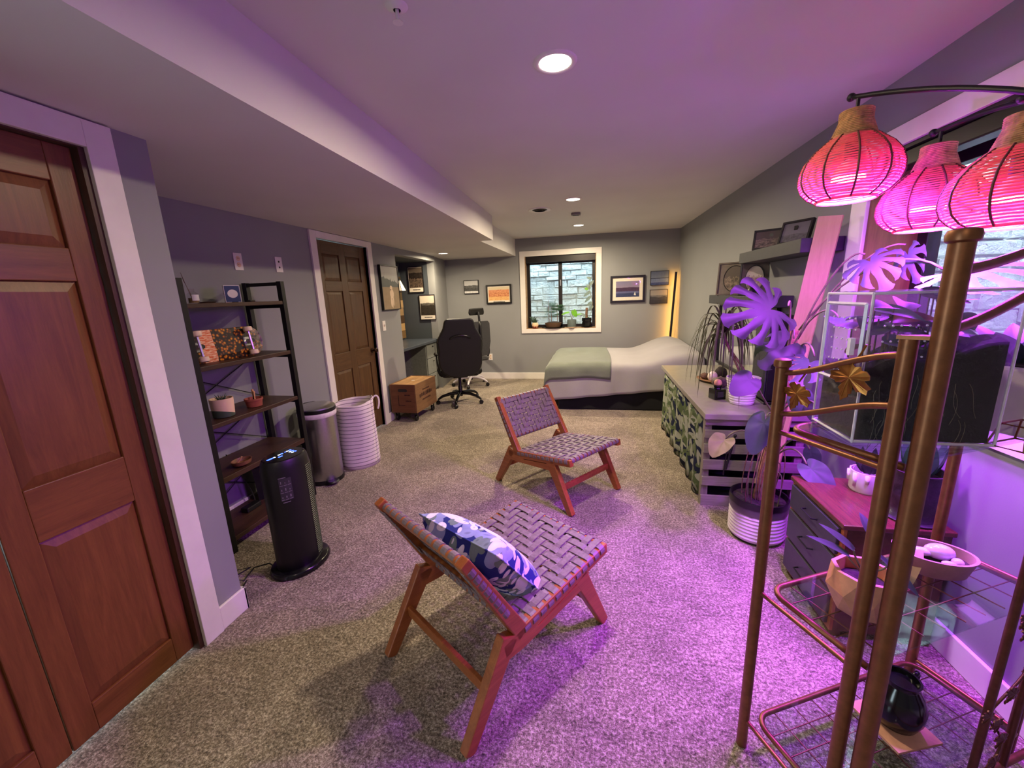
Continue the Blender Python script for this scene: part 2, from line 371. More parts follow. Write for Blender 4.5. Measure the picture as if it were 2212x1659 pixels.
stone_face(sw1, 'stone', (-1.62, YB+.22, .5), (0,1,0), (0,0,1), .76, 2.3, 4)
stone_face(sw1, 'stone', (.45, YB+.98, .5), (0,-1,0), (0,0,1), .76, 2.3, 5)
struct('ground_window_well', B().box(-1.7, .53, YB+.2, YB+1.06, .1, .5), M['stone'])

# ---- right window (behind the plants)
b = B(); c = .09
for q in ((RY0-c, RY1+.125, RZ1, RZ1+c), (RY0-c, RY1+.125, RZ0-.08, RZ0), (RY0-c, RY0, RZ0, RZ1), (RY1, RY1+.125, RZ0, RZ1)): rbox(b, -.018, 0, *q)
struct('trim_4', b, M['white'], .002)
M['jamb_oak'] = wood('jamb_oak', srgb(92, 64, 36), srgb(138, 102, 62), 'z', .7, .5, .8)
w2 = thing('window_2', 'wood-lined window with dark frame behind the plants', 'window', (1.62, 1.9, RZ0)); w2['kind'] = 'structure'; del w2['category']
def rpart(name, m, *q, bevel=0): part(name, rbox(B(), *q), m, w2, world=True, bevel=bevel)
rpart('jamb', M['jamb_oak'], 0, .24, RY1-.018, RY1, RZ0, RZ1); rpart('jamb', M['jamb_oak'], 0, .24, RY0, RY0+.018, RZ0, RZ1)
rpart('window_sill', M['jamb_oak'], -.02, .24, RY0, RY1, RZ0-.004, RZ0+.018); rpart('head_jamb', M['frame_dark'], 0, .24, RY0, RY1, RZ1-.018, RZ1)
rpart('blind_cassette', M['frame_dark'], .02, .10, RY0+.02, RY1-.02, RZ1-.09, RZ1-.018, bevel=.006)
for q in ((RY1-.085, RY1-.018), (RY0+.018, RY0+.085), (1.86, 1.92)): rpart('frame_post', M['frame_dark'], .22, .28, q[0], q[1], RZ0+.018, RZ1-.018, bevel=.003)
for q in ((RZ0+.018, RZ0+.075), (RZ1-.1, RZ1-.018)): rpart('frame_rail', M['frame_dark'], .22, .28, RY0+.08, RY1-.08, q[0], q[1], bevel=.003)
for q in ((RY0+.08, 1.865), (1.915, RY1-.08)): rpart('pane', M['glass'], .245, .25, q[0], q[1], RZ0+.07, RZ1-.095)
sw2 = struct('wall_window_well', B().box(2.55, 2.61, .75, 3.05, .4, 2.9).box(XR(2.)+T, 2.61, 3.05, 3.11, .4, 2.9).box(XR(2.)+T, 2.61, .69, .75, .4, 2.9), M['stone'])
stone_face(sw2, 'stone', (2.55, 3.05, .6), (0,-1,0), (0,0,1), 2.3, 2.2, 13)
stone_face(sw2, 'stone', (1.75, 3.05, .6), (1,0,0), (0,0,1), .78, 2.2, 14)
struct('ground_window_well', B().box(XR(2.)+T+.01, 2.6, .7, 3.1, .2, .6), M['stone'])

# ---- lights in the ceiling
def downlight(x, y, z, label, watts):
    t = thing('recessed_downlight', label, 'ceiling light', (x, y, z), group='recessed ceiling downlights')
    part('trim_ring', B().lathe([(.066,-.004),(.072,-.008),(.086,-.006),(.090,0),(.066,0)], 32, cap0=False, cap1=False), M['white'], t, smooth=50)
    part('lens', B().lathe([(.066,-.0015),(.066,-.0035)], 32), M['lamp_on'], t)
    ld = bpy.data.lights.new('downlight', 'AREA'); ld.shape = 'DISK'; ld.size = .13; ld.energy = watts; ld.color = WARM; ld.spread = math.radians(172)
    lo = bpy.data.objects.new('downlight_beam', ld); C.objects.link(lo); lo.parent = t; lo.location = (0, 0, -.012)
downlight(-.168, 1.892, ZC, 'glowing round downlight in the ceiling nearest the chairs', DOWNLIGHT_W)
downlight(-.228, 4.415, ZC, 'glowing round downlight beside the round ceiling vent', FAR_LIGHT_W)
downlight(-.238, 6.068, ZC, 'glowing round downlight in front of the bed window', FAR_LIGHT_W)
downlight(-2.236, 5.97, ZS, 'glowing round downlight under the soffit by the desk alcove', ALCOVE_W)
downlight(-.15, -.75, ZC, 'added unseen fill downlight behind the viewpoint, brightening the near room', DOWNLIGHT_W*.45)  # added lamp out of view, put in to brighten the near room
M['vent_dark'] = plain('vent_dark', srgb(40, 36, 36), .6)
t = thing('ceiling_vent', 'round white ceiling air vent with dark slots', 'vent', (-.619, 4.80, ZC))
part('flange', B().lathe([(.085,-.006),(.125,-.010),(.130,0),(.085,0)], 28, cap0=False, cap1=False), M['white'], t, smooth=50)
part('throat', B().lathe([(.086,-.002),(.086,-.004)], 28), M['vent_dark'], t)
for r in (.03, .058): part('louver', B().lathe([(r,-.016),(r+.016,-.006),(r+.012,-.004),(r-.004,-.014)], 24, cap0=False, cap1=False), M['vent_dark'], t, smooth=50)
t = thing('smoke_detector', 'small grey box detector on ceiling between two downlights', 'detector', (-.235, 5.164, ZC))
part('body', B().box(-.055,.055,-.04,.04,-.028,0), plain('grey_plastic', srgb(128,122,120), .5), t, bevel=.008); part('grille', B().box(-.035,.035,-.02,.02,-.031,-.027), M['vent_dark'], t)
t = thing('fire_sprinkler', 'small white fire sprinkler hanging from the near ceiling', 'sprinkler', (-.633, 1.43, ZC))
part('escutcheon', B().lathe([(.012,-.012),(.034,-.004),(.036,0)], 20, cap0=False), M['white'], t, smooth=50); part('stem', B().tube([(0,0,0),(0,0,-.04)], .006), M['white'], t); part('deflector', B().lathe([(.004,-.042),(.017,-.044),(.017,-.046)], 14), M['white'], t)
# ------------------------------------------------------------------ bookshelf on the left wall
M['dark_wood'] = wood('shelf_walnut', srgb(40, 24, 18), srgb(78, 50, 36), 'y', 1.2, .45)
sh = thing('ladder_shelf', 'black metal frame bookshelf with five dark wood shelves', 'shelf', (-2.34, 2.2, 0))
SX0, SX1, SY0, SY1 = -2.50, -2.175, 1.80, 2.575; SH = [(1.495, 1.52), (1.14, 1.167), (.797, .824), (.455, .49), (.07, .10)]
pw = .036
for y in (SY0, SY1-pw):
    for x in (SX0, SX1-pw): part('post', B().box(x, x+pw, y, y+pw, 0, 1.655), M['black_metal'], sh, bevel=.002, world=True)
    part('crossbar', B().box(SX0+pw, SX1-pw, y+.004, y+pw-.004, 1.627, 1.65), M['black_metal'], sh, world=True)
    for z0, z1 in SH: part('crossbar', B().box(SX0+pw, SX1-pw, y+.004, y+pw-.004, z0-.024, z0), M['black_metal'], sh, world=True)
for z0, z1 in SH: part('shelf_board', B().box(SX0+.004, SX1-.003, SY0+pw, SY1-pw, z0, z1), M['dark_wood'], sh, bevel=.003, world=True)
for z0, z1 in ((.10, .455), (.49, .797), (.824, 1.14)):
    part('brace', B().tube([(SX0+.008, SY0+pw, z0), (SX0+.008, SY1-pw, z1)], .0035, 6), M['black_metal'], sh, world=True)
    part('brace', B().tube([(SX0+.008, SY1-pw, z0), (SX0+.008, SY0+pw, z1)], .0035, 6), M['black_metal'], sh, world=True)

M['clear'] = glassy('clear_glass', (.96, .97, .95), .08); M['amber_oil'] = plain('scent_oil', srgb(150, 120, 80), .1)
M['reed'] = wood('reed', srgb(70, 48, 34), srgb(110, 80, 58), 'z')
t = thing('reed_diffuser', 'small glass reed diffuser bottle with thin sticks on the top shelf', 'diffuser', (-2.30, 1.985, 1.52))
part('bottle', B().lathe([(.026,0),(.028,.004),(.028,.055),(.012,.068),(.012,.085)], 18, cap1=False), M['clear'], t, smooth=40)
part('oil', B().lathe([(.0245,.004),(.0245,.032)], 18), M['amber_oil'], t); part('paper_label', B().grid(lambda u, v: (.0285*math.cos(-.9+1.6*u), .0285*math.sin(-.9+1.6*u), .016+.034*v), 8, 1), M['white'], t)
for k in range(4): part('reed', B().tube([(.004*k-.006, .002, .01), (-.02-.012*k, -.028+.012*k, .175-.012*k)], .0013, 5), M['reed'], t)
def card_mat():
    k = N('souvenir_card'); co = k.coord((1,1,1), 'Object'); s = k.n('ShaderNodeSeparateXYZ'); k.l(co, s.inputs[0])
    y = k.math('DIVIDE', s.outputs[1], .032); z = k.math('DIVIDE', k.math('SUBTRACT', s.outputs[2], .055), .026)
    d = k.math('ADD', k.math('MULTIPLY', y, y), k.math('MULTIPLY', z, z)); f = k.math('LESS_THAN', d, 1.0)
    k.set(k.mix(f, srgb(36, 56, 96), srgb(222, 214, 206)), .4); return k.m
t = thing('picture_card', 'square blue card with white oval standing on the top shelf', 'card', (-2.30, 2.255, 1.52), math.radians(-14))
part('card_face', B().box(-.004, .004, -.046, .046, .004, .104), card_mat(), t); part('border', B().box(-.006, .002, -.05, .05, 0, .108), M['white'], t); part('easel_foot', B().box(-.05, .03, -.012, .012, 0, .004), M['black'], t)
t = thing('pocket_knife', 'dark slim folding knife lying on the top shelf', 'knife', (-2.25, 2.35, 1.52), .5)
part('handle', B().box(-.012, .012, -.07, .03, 0, .012), M['black'], t, bevel=.004); part('blade', B().prism([(-.008,.03),(.006,.03),(.004,.08),(-.004,.095)], lambda a, b, z: (a, b, z), .004, .008), M['chrome'], t)
t = thing('incense_stick_tray', 'flat dark tray lying on the top shelf behind the blue card', 'tray', (-2.36, 2.12, 1.52))
part('tray', B().lathe([(.05,0),(.06,.008),(.057,.009),(.048,.003)], 20, sx=.5, cap1=True), M['dark_wood'], t, smooth=40)

# skateboard propped on its edge
def deck_mat():
    k = N('deck_print'); co = k.coord(); v = k.n('ShaderNodeTexVoronoi'); v.inputs['Scale'].default_value = 52; k.l(co, v.inputs['Vector'])
    n = k.noise(co, 26, 3, .6, 1.5); f = k.math('ADD', k.math('MULTIPLY', v.outputs['Distance'], .8), k.math('MULTIPLY', n, .55))
    c = k.ramp(f, [(.3, srgb(232, 176, 40)), (.48, srgb(190, 112, 24)), (.62, srgb(92, 44, 16)), (.74, srgb(30, 20, 16))])
    s = k.n('ShaderNodeSeparateXYZ'); k.l(co, s.inputs[0]); y = s.outputs[1]
    band = k.math('MULTIPLY', k.math('GREATER_THAN', y, -.125), k.math('LESS_THAN', y, -.045))
    ends = k.math('GREATER_THAN', k.math('ABSOLUTE', y), .2)
    lt = k.noise(k.coord((1, 9, 60)), 3, 2); orange = k.ramp(lt, [(.46, srgb(214, 98, 40)), (.56, srgb(238, 196, 150))])
    grey = k.ramp(n, [(.4, srgb(70, 56, 44)), (.6, srgb(176, 164, 146))])
    k.set(k.mix(ends, k.mix(band, c, orange), k.mix(.45, c, grey)), .35); return k.m
M['wheel'] = plain('urethane_wheel', srgb(226, 200, 168), .45)
t = thing('skateboard', 'orange and gold printed skateboard standing on its edge on the second shelf', 'skateboard', (-2.285, 2.10, 1.167), 0)
t.rotation_euler = (0, math.radians(-9), math.radians(-6))
def deck():
    b = B(); n = 22; L = .28; R = .098
    out = []
    for i in range(n):
        a = math.pi * i / (n - 1) - math.pi/2; out.append((L - R*.75 + R*.75*math.cos(a), R*math.sin(a)))
    out += [(-y, z) for y, z in out[::-1]][0:0]
    for i in range(n):
        a = math.pi/2 + math.pi * i / (n - 1); out.append((-L + R*.75 + R*.75*math.cos(a), R*math.sin(a)))
    return b.prism(out, lambda a, z, x: (x + max(0, abs(a) - .2)**2 * 2.2, a, z + R), -.006, .006)
part('deck', deck(), deck_mat(), t)
for sy in (-.155, .175):
    tr = part('truck', B().tube([(.045, sy, .035), (.045, sy, .160)], .008, 8).box(.006, .018, sy-.028, sy+.028, .07, .126).tube([(.012, sy, .098), (.046, sy, .098)], [.016, .01], 8), M['chrome'], t, smooth=40)
    part('bushing', B().lathe([(.013,0),(.015,.01),(.013,.02)], 12).xf(Matrix.Translation((.02, sy+.02, .098)) @ rot('Y', math.pi/2)), M['black'], tr)
    for z in (.022, .174): part('wheel', B().lathe([(.018,-.017),(.026,-.013),(.027,0),(.026,.013),(.018,.017)], 18).xf(Matrix.Translation((.045, sy, z))), M['wheel'], t, smooth=40)

# planters on the third and fourth shelves
M['cream'] = plain('cream_ceramic', srgb(226, 192, 160), .6); M['green_glaze'] = plain('green_dip', srgb(66, 78, 62), .4); M['soil'] = plain('potting_soil', srgb(44, 34, 30), .95, 0, .4, 60, .6)
M['terracotta'] = plain('terracotta', srgb(150, 76, 58), .8); M['leaf_dark'] = plain('leaf_dark', srgb(58, 74, 52), .5, 0, .2, 20); M['palo'] = wood('pale_stick', srgb(176, 120, 80), srgb(220, 170, 124), 'z')
def two_tone():
    k = N('dipped_ceramic'); co = k.coord(); s = k.n('ShaderNodeSeparateXYZ'); k.l(co, s.inputs[0])
    f = k.math('LESS_THAN', k.math('ADD', s.outputs[2], k.math('MULTIPLY', s.outputs[1], .35)), .030)
    k.set(k.mix(f, srgb(228, 194, 162), srgb(66, 80, 62)), .55); return k.m
t = thing('succulent_planter', 'cream pot dipped in green glaze with a small succulent on the third shelf', 'planter', (-2.275, 2.01, .824))
part('pot', B().lathe([(.050,0),(.058,.004),(.062,.06),(.064,.118),(.058,.118),(.055,.095)], 26, cap1=True), two_tone(), t, smooth=40); part('soil', B().lathe([(.054,.10),(.05,.102)], 20), M['soil'], t)
for k in range(9):
    a = k*.7; part('succulent_leaf', B().tube([(.008*math.cos(a), .008*math.sin(a), .10), (.02*math.cos(a), .02*math.sin(a), .118), (.034*math.cos(a), .034*math.sin(a), .130+.006*(k % 3))], [.005,.0045,.0005], 6), M['leaf_dark'], t, smooth=True)
t = thing('incense_bowl', 'small terracotta bowl holding pale wood sticks on the third shelf', 'bowl', (-2.275, 2.245, .824))
part('bowl', B().lathe([(.040,0),(.046,.003),(.052,.045),(.056,.045),(.056,.058),(.050,.058),(.045,.012)], 26), M['terracotta'], t, smooth=40)
for k in range(2): part('stick', B().box(-.006+.012*k, .004+.012*k, -.004, .006, .012, .105+.012*k).xf(rot('Y', .12-.2*k)), M['palo'], t)
t = thing('wooden_dish', 'small carved brown wooden dish with a rolled stick on the fourth shelf', 'dish', (-2.235, 2.03, .49))
part('dish', B().lathe([(.036,0),(.058,.012),(.066,.036),(.060,.037),(.050,.016),(.02,.008)], 24, sx=.8), wood('dish_wood', srgb(92, 56, 38), srgb(140, 94, 66), 'y'), t, smooth=40); part('stick', B().tube([(-.01,-.02,.02),(.01,.0,.06)], .005, 7), M['palo'], t)
t = thing('power_adapter', 'black power brick with cables on the lowest shelf', 'adapter', (-2.36, 2.15, .10))
part('brick', B().box(-.03,.03,-.06,.06,0,.035), M['black'], t, bevel=.006)
part('cable', B().tube(bez((-.02,.05,.02),(-.05,.12,.05),(-.12,.03,.3),(-.125,0,.40)), .0035, 6), M['black'], t)
t = thing('storage_bin', 'black fabric bin at the back of the fourth gap of the bookshelf', 'bin', (-2.40, 2.36, .10))
part('body', B().lathe([(.10,0),(.115,.25),(.108,.25),(.095,.02)], 4, sx=.7), M['black'], t)

# ------------------------------------------------------------------ tower air purifier
M['grille'] = plain('purifier_black', srgb(11, 11, 13), .4, 0, .1, 50, .02)
pu = thing('air_purifier', 'tall black oval tower air purifier with blue lit display', 'air purifier', (-1.695, 1.80, 0), math.radians(-8))
pu.scale = (.96, .96, .975)
def ell(rx, ry, n=36): return [(rx*math.cos(2*math.pi*i/n), ry*math.sin(2*math.pi*i/n)) for i in range(n)]
PRX, PRY = .108, .145
part('base', B().lathe([(1,0),(1.03,.01),(1.0,.028),(.95,.034)], 40, sx=.145, sy=.175), M['black_gloss'], pu, smooth=40)
part('housing', B().lathe([(.93,.03),(.97,.04),(.97,.64),(.93,.675),(.86,.695)], 40, sx=PRX, sy=PRY), M['grille'], pu, smooth=40)
for k in range(46):
    z = .06 + k*.0125
    pts = [(PRX*.985*math.cos(a), PRY*.985*math.sin(a), z) for a in [math.radians(18 + 90*i/8) for i in range(9)]]
    part('grille_rib', B().tube(pts, .0028, 4), M['grille'], pu)
part('top_panel', B().lathe([(.86,.694),(.80,.699)], 40, sx=PRX, sy=PRY), M['black_gloss'], pu)
M['blue_led'] = emis('blue_led', (.05, .12, 1.0), 5.0); M['white_led'] = emis('white_led', (.7, .8, 1.0), 3.0)
def led(x, y, w, h, m): part('display_mark', B().box(x-h, x+h, y-w, y+w, .699, .7002), M[m], pu)
for x, y, w, h, m in ((-.012,-.076,.020,.006,'blue_led'),(-.012,-.048,.004,.005,'white_led'),(-.018,-.012,.007,.004,'white_led'),(-.018,.006,.006,.005,'blue_led'),(.012,-.030,.012,.005,'blue_led'),
    (-.020,.030,.003,.003,'blue_led'),(-.020,.046,.007,.004,'white_led'),(-.020,.064,.006,.006,'blue_led'),(.004,.044,.007,.004,'white_led'),(.004,.062,.006,.006,'blue_led'),(.026,.040,.007,.004,'white_led'),(.026,.060,.006,.006,'blue_led')): led(x, y, w, h, m)
M['print_grey'] = plain('grey_print', srgb(112, 104, 112), .5); M['print_dark'] = plain('dark_print', srgb(48, 44, 50), .5)
def on_skin(a0, a1, z0, z1, off): return B().grid(lambda u, v: ((PRX*.97+off)*math.cos(a0+(a1-a0)*u), (PRY*.97+off)*math.sin(a0+(a1-a0)*u), z0+(z1-z0)*v), 4, 1)
A0 = math.radians(-52)
st = part('info_sticker', on_skin(A0, A0+.50, .470, .600, .0012), M['print_dark'], pu)
part('sticker_line', on_skin(A0, A0+.30, .603, .608, .002), M['print_grey'], st); part('sticker_line', on_skin(A0+.06, A0+.36, .458, .463, .002), M['print_grey'], st)
for r in range(3):
    for c_ in range(3):
        a = A0 + .02 + c_*.16; z = .475 + r*.042
        part('icon', on_skin(a, a+.13, z, z+.004, .002), M['print_grey'], st); part('icon', on_skin(a+.03+.01*r, a+.08, z+.012, z+.012+.008+.004*((r+c_) % 3), .002), M['print_grey'], st)
part('power_cord', B().tube([(-1.80,1.72,.012),(-1.86,1.74,.02),(-1.93,1.70,.012),(-1.90,1.60,.010),(-1.97,1.58,.02),(-1.93,1.68,.03),(-2.02,1.66,.012),(-1.98,1.55,.012),(-1.90,1.50,.012),(-1.85,1.52,.012),(-1.88,1.60,.014)], .004, 6), M['black'], pu, smooth=True, world=True)

# ------------------------------------------------------------------ step bin and laundry hamper
t = thing('trash_can', 'round stainless steel pedal bin with black rim and domed lid', 'trash can', (-2.285, 2.85, 0), math.radians(-35))
part('body', B().lathe([(.143,.03),(.145,.04),(.145,.60)], 36), M['chrome'], t, smooth=40)
part('base', B().lathe([(.148,0),(.150,.01),(.147,.035)], 36), M['black'], t, smooth=40)
part('bag_edge', B().lathe([(.147,.575),(.152,.585),(.153,.605),(.148,.617)], 28, cap0=False, cap1=False), plain('bin_bag', srgb(224, 212, 214), .5), t, smooth=40)
part('rim', B().lathe([(.149,.615),(.152,.622),(.150,.645)], 36), M['black'], t, smooth=40)
part('lid', B().lathe([(.147,.645),(.146,.655),(.120,.668),(.07,.676),(.02,.678)], 36), M['chrome'], t, smooth=40)
part('hinge_block', B().box(-.19, -.14, -.05, .05, .54, .66), M['black'], t, bevel=.012)
pd = part('pedal', B().lathe([(.05,0),(.055,.006),(.045,.018)], 20, c=(.165,0,.02), sx=.8), M['black'], t, smooth=40); part('pedal_arm', B().box(.13, .175, -.012, .012, .024, .034), M['chrome'], pd)
def stripe_mat():
    k = N('striped_canvas'); co = k.coord(); s = k.n('ShaderNodeSeparateXYZ'); k.l(co, s.inputs[0]); w_ = k.noise(co, 9, 2)
    z = k.math('ADD', s.outputs[2], k.math('MULTIPLY', w_, .012)); f = k.math('FRACT', k.math('MULTIPLY', z, 29))
    k.set(k.mix(k.math('LESS_THAN', f, .16), srgb(226, 214, 216), srgb(128, 116, 124)), .9, 0, .1); k.bump(k.noise(co, 120, 3), .3, .003); return k.m
t = thing('laundry_hamper', 'white round cloth laundry hamper with thin grey stripes', 'hamper', (-2.175, 3.205, 0))
def hamper(u, v):
    a = 2*math.pi*u; r = .175 + .005*math.sin(3*a+4*v) + .004*math.sin(7*a) * v; z = v * (.60 + .022*math.cos(a-.6) + .008*math.sin(3*a))
    return (r*math.cos(a), r*math.sin(a), z)
part('cloth_body', B().grid(hamper, 40, 12), stripe_mat(), t, smooth=True, solid=.008); part('bottom', B().lathe([(.170,0),(.172,.008)], 30), M['white'], t)
part('strap_handle', B().tube(bez((.13,.115,.60),(.16,.14,.66),(.20,.15,.60),(.17,.125,.50)), .008, 6), plain('canvas_white', srgb(222, 212, 212), .9), t)

# ------------------------------------------------------------------ wall plates
def plate(name, label, cat, loc, rz, kind):
    t = thing(name, label, cat, loc, rz)      # local: x out of the wall
    part('cover', B().box(0, .006, -.036, .036, -.06, .06), M['white'], t, bevel=.002)
    m = M['vent_dark']
    if kind == 'rocker': part('rocker', B().box(.004, .010, -.016, .016, -.033, .033), M['white'], t, bevel=.002)
    elif kind == 'toggle': part('toggle', B().box(.004, .02, -.005, .005, -.004, .018), M['white'], t); part('slot', B().box(.005, .0065, -.008, .008, -.014, .014), M['cream'], t)
    elif kind == 'jack':
        for z in (-.022, .022): part('socket', B().lathe([(.008,.005),(.008,.0075)], 12).xf(Matrix.Translation((0,0,z)) @ rot('Y', math.pi/2)), m, t)
    else:
        for z in (-.022, .022):
            s_ = part('socket', B().lathe([(.017,.005),(.017,.008)], 16).xf(Matrix.Translation((0,0,z)) @ rot('Y', math.pi/2)), M['cream'], t)
            for y in (-.006, .006): part('slot', B().box(.0075, .0085, y-.0012, y+.0012, z-.004, z+.006), m, s_)
    return t
plate('wall_outlet', 'beige duplex outlet plate on the left wall nearer the closet', 'outlet', (XL, 2.565, 1.807), 0, 'outlet')
plate('cable_jack', 'white two-hole cable jack plate on the left wall beside the oak door', 'jack', (XL, 2.955, 1.81), 0, 'jack')
plate('light_switch', 'white light switch plate below the dog picture', 'switch', (XL, 4.525, 1.19), 0, 'toggle')
plate('wall_outlet', 'white outlet plate low on the back wall near the desk chair', 'outlet', (-1.872, YB, .405), -math.pi/2, 'outlet')

# ------------------------------------------------------------------ pictures
def landscape(name, ax, layers, sky, scale=1.0, bands=None):
    """layers: (height 0..1, roughness amp, noise freq, colour dark, colour light), far to near; uses Generated coords on a thin slab"""
    k = N(name); co = k.coord((1,1,1), 'Generated'); s = k.n('ShaderNodeSeparateXYZ'); k.l(co, s.inputs[0]); x = s.outputs[ax]; z = s.outputs[2]
    cx = k.n('ShaderNodeCombineXYZ'); k.l(x, cx.inputs[0]); n0 = k.noise(co, 7, 4); c = k.mix(k.math('ADD', k.math('MULTIPLY', z, .7), k.math('MULTIPLY', n0, .4)), sky[0], sky[1])
    for i, (h, amp, fr, cd, cl) in enumerate(layers):
        cm = k.n('ShaderNodeMapping'); cm.inputs['Location'].default_value = (i*3.7, 0, 0); k.l(cx.outputs[0], cm.inputs[0])
        n = k.noise(cm.outputs[0], fr, 6, .6); lim = k.math('ADD', k.math('MULTIPLY', k.math('SUBTRACT', n, .5), amp), h)
        tx = k.noise(co, 9 + 4*i, 5, .65, .6); c = k.mix(k.math('LESS_THAN', z, lim), c, k.ramp(tx, [(.35, cd), (.65, cl)]))
    k.set(c, .45); return k.m
def picture(name, label, cat, loc, rz, w_, h_, frame, art, depth=.03, fw=.012, mat_w=0, bottom=0, fm=None, tilt=0, caption=None):
    """local: x across, y out toward the room is -y; hung flat on a wall behind at y=0"""
    t = thing(name, label, cat, loc, rz); t.rotation_euler = (tilt, 0, rz); fm = fm or M['black']
    fr = part('frame', B(), fm, t) if False else None
    b = B()
    for q in ((-w_/2, w_/2, h_/2-fw, h_/2), (-w_/2, w_/2, -h_/2, -h_/2+fw), (-w_/2, -w_/2+fw, -h_/2+fw, h_/2-fw), (w_/2-fw, w_/2, -h_/2+fw, h_/2-fw)): b.box(q[0], q[1], -depth, 0, q[2], q[3])
    part('frame', b, fm, t, bevel=.0015)
    iw, ih = w_-2*fw, h_-2*fw
    if mat_w or bottom:
        part('mat_board', B().box(-iw/2, iw/2, -depth*.55, -depth*.3, -ih/2, ih/2), M['paper'], t)
        part('print', B().box(-iw/2+mat_w, iw/2-mat_w, -depth*.62, -depth*.5, -ih/2+mat_w+bottom, ih/2-mat_w), art, t)
    else: part('print', B().box(-iw/2, iw/2, -depth*.85, -depth*.3, -ih/2, ih/2), art, t)
    if caption:
        rnd = random.Random(caption); x = -iw*.26
        while x < iw*.26:
            l = rnd.uniform(.006, .012); hh = rnd.uniform(.006, .009)
            part('caption_mark', B().box(x, x+l*.8, -depth*.57, -depth*.54, -ih/2+bottom*.55-hh, -ih/2+bottom*.55+hh), M['print_dark'], t); x += l
    return t
M['paper'] = plain('mat_paper', srgb(232, 222, 204), .8, 0, .02)
g = lambda v: srgb(v, v, v)
def dog_mat():
    k = N('dog_picture'); co = k.coord((1,1,1), 'Generated'); s = k.n('ShaderNodeSeparateXYZ'); k.l(co, s.inputs[0]); x = s.outputs[0]; z = s.outputs[2]; n = k.noise(co, 9, 4)
    c = k.mix(n, srgb(150, 150, 146), srgb(176, 174, 168)); cx = k.n('ShaderNodeCombineXYZ'); k.l(x, cx.inputs[0]); nn = k.noise(cx.outputs[0], 11, 5)
    tl = k.math('ADD', k.math('MULTIPLY', k.math('SUBTRACT', nn, .5), .30), k.math('SUBTRACT', .76, k.math('MULTIPLY', x, .14)))
    c = k.mix(k.math('LESS_THAN', z, tl), c, k.mix(n, srgb(66, 72, 70), srgb(92, 98, 94)))
    c = k.mix(k.math('LESS_THAN', z, .52), c, k.mix(n, srgb(128, 108, 82), srgb(164, 142, 110)))
    def blob(cx_, cz, rx, rz_):
        dx = k.math('DIVIDE', k.math('SUBTRACT', x, cx_), rx); dz = k.math('DIVIDE', k.math('SUBTRACT', z, cz), rz_)
        return k.math('LESS_THAN', k.math('ADD', k.math('MULTIPLY', dx, dx), k.math('MULTIPLY', dz, dz)), 1)
    for q in ((.52, .50, .075, .055), (.54, .36, .115, .11), (.47, .18, .035, .13), (.60, .19, .035, .12), (.53, .14, .03, .12)): c = k.mix(blob(*q), c, srgb(216, 190, 160))
    for q in ((.50, .46, .022, .018), (.47, .505, .010, .008)): c = k.mix(blob(*q), c, srgb(90, 74, 60))
    k.set(c, .55); return k.m
picture('dog_picture', 'tall framed picture of a pale dog in a field on the left wall', 'picture', (XL, 4.735, 1.64), math.pi/2, .44, .535, 'b', dog_mat(), .035, .010)
# local x across -> along the wall, local -y -> into the room
picture('mountain_print', 'small black and white forest hill print on the back wall by the alcove', 'picture', (-2.16, YB, 1.662), 0, .27, .235, 'b', landscape('forest_hill', 0, [(.62, .35, 2.2, g(52), g(104)), (.42, .25, 5, g(20), g(84)), (.16, .12, 2, g(190), g(232))], (g(214), g(170))), .028, .010)
picture('canyon_print', 'framed orange canyon print in a wide black frame left of the window', 'picture', (-1.664, YB, 1.52), 0, .455, .33, 'b', landscape('orange_canyon', 0, [(.80, .06, 3, srgb(196, 120, 84), srgb(226, 160, 110)), (.62, .2, 6, srgb(168, 84, 48), srgb(232, 166, 112)), (.28, .14, 4, srgb(206, 140, 74), srgb(238, 196, 130))], (srgb(196, 180, 150), srgb(214, 196, 160))), .03, .026, .018, .014, caption='a')
sail = picture('sailboat_print', 'large framed dusk sailboat print with cream mat right of the window', 'picture', (.516, YB, 1.52), 0, .55, .432, 'b', landscape('dusk_lake', 0, [(.60, .16, 2.4, srgb(58, 38, 62), srgb(78, 52, 76)), (.36, .02, 2, srgb(74, 80, 122), srgb(110, 108, 142)), (.24, .02, 2, srgb(40, 48, 84), srgb(62, 70, 104))], (srgb(168, 140, 150), srgb(120, 118, 150))), .03, .034, .055)
M['sail'] = plain('sail_white', srgb(226, 224, 214), .7)
part('print_sail', B().prism([(.10,-.10),(.135,-.105),(.118,-.04)], lambda a, b_, y: (a, y, b_), -.0195, -.0192), M['sail'], sail)
part('picture_glass', B().box(-.24, .24, -.0235, -.0225, -.18, .18), glassy('picture_glass', (1,1,1), .03, .01, .98), sail)
picture('lake_canvas', 'upper small blue misty lake canvas near the corner light', 'picture', (1.011, YB, 1.675), 0, .285, .225, 'b', landscape('blue_lake', 0, [(.50, .05, 2, srgb(26, 34, 56), srgb(36, 46, 70)), (.455, .02, 2, srgb(84, 96, 128), srgb(108, 120, 148)), (.18, .03, 2, srgb(40, 50, 92), srgb(64, 76, 120))], (srgb(120, 132, 150), srgb(64, 72, 96))), .03, .006)
picture('ridge_canvas', 'lower small grey misty ridge canvas near the corner light', 'picture', (1.008, YB, 1.382), 0, .278, .225, 'b', landscape('grey_ridge', 0, [(.60, .10, 2, g(88), g(104)), (.48, .45, 2.5, g(44), g(62)), (.26, .1, 3, g(34), g(52))], (srgb(150, 144, 138), srgb(132, 126, 120))), .03, .006)

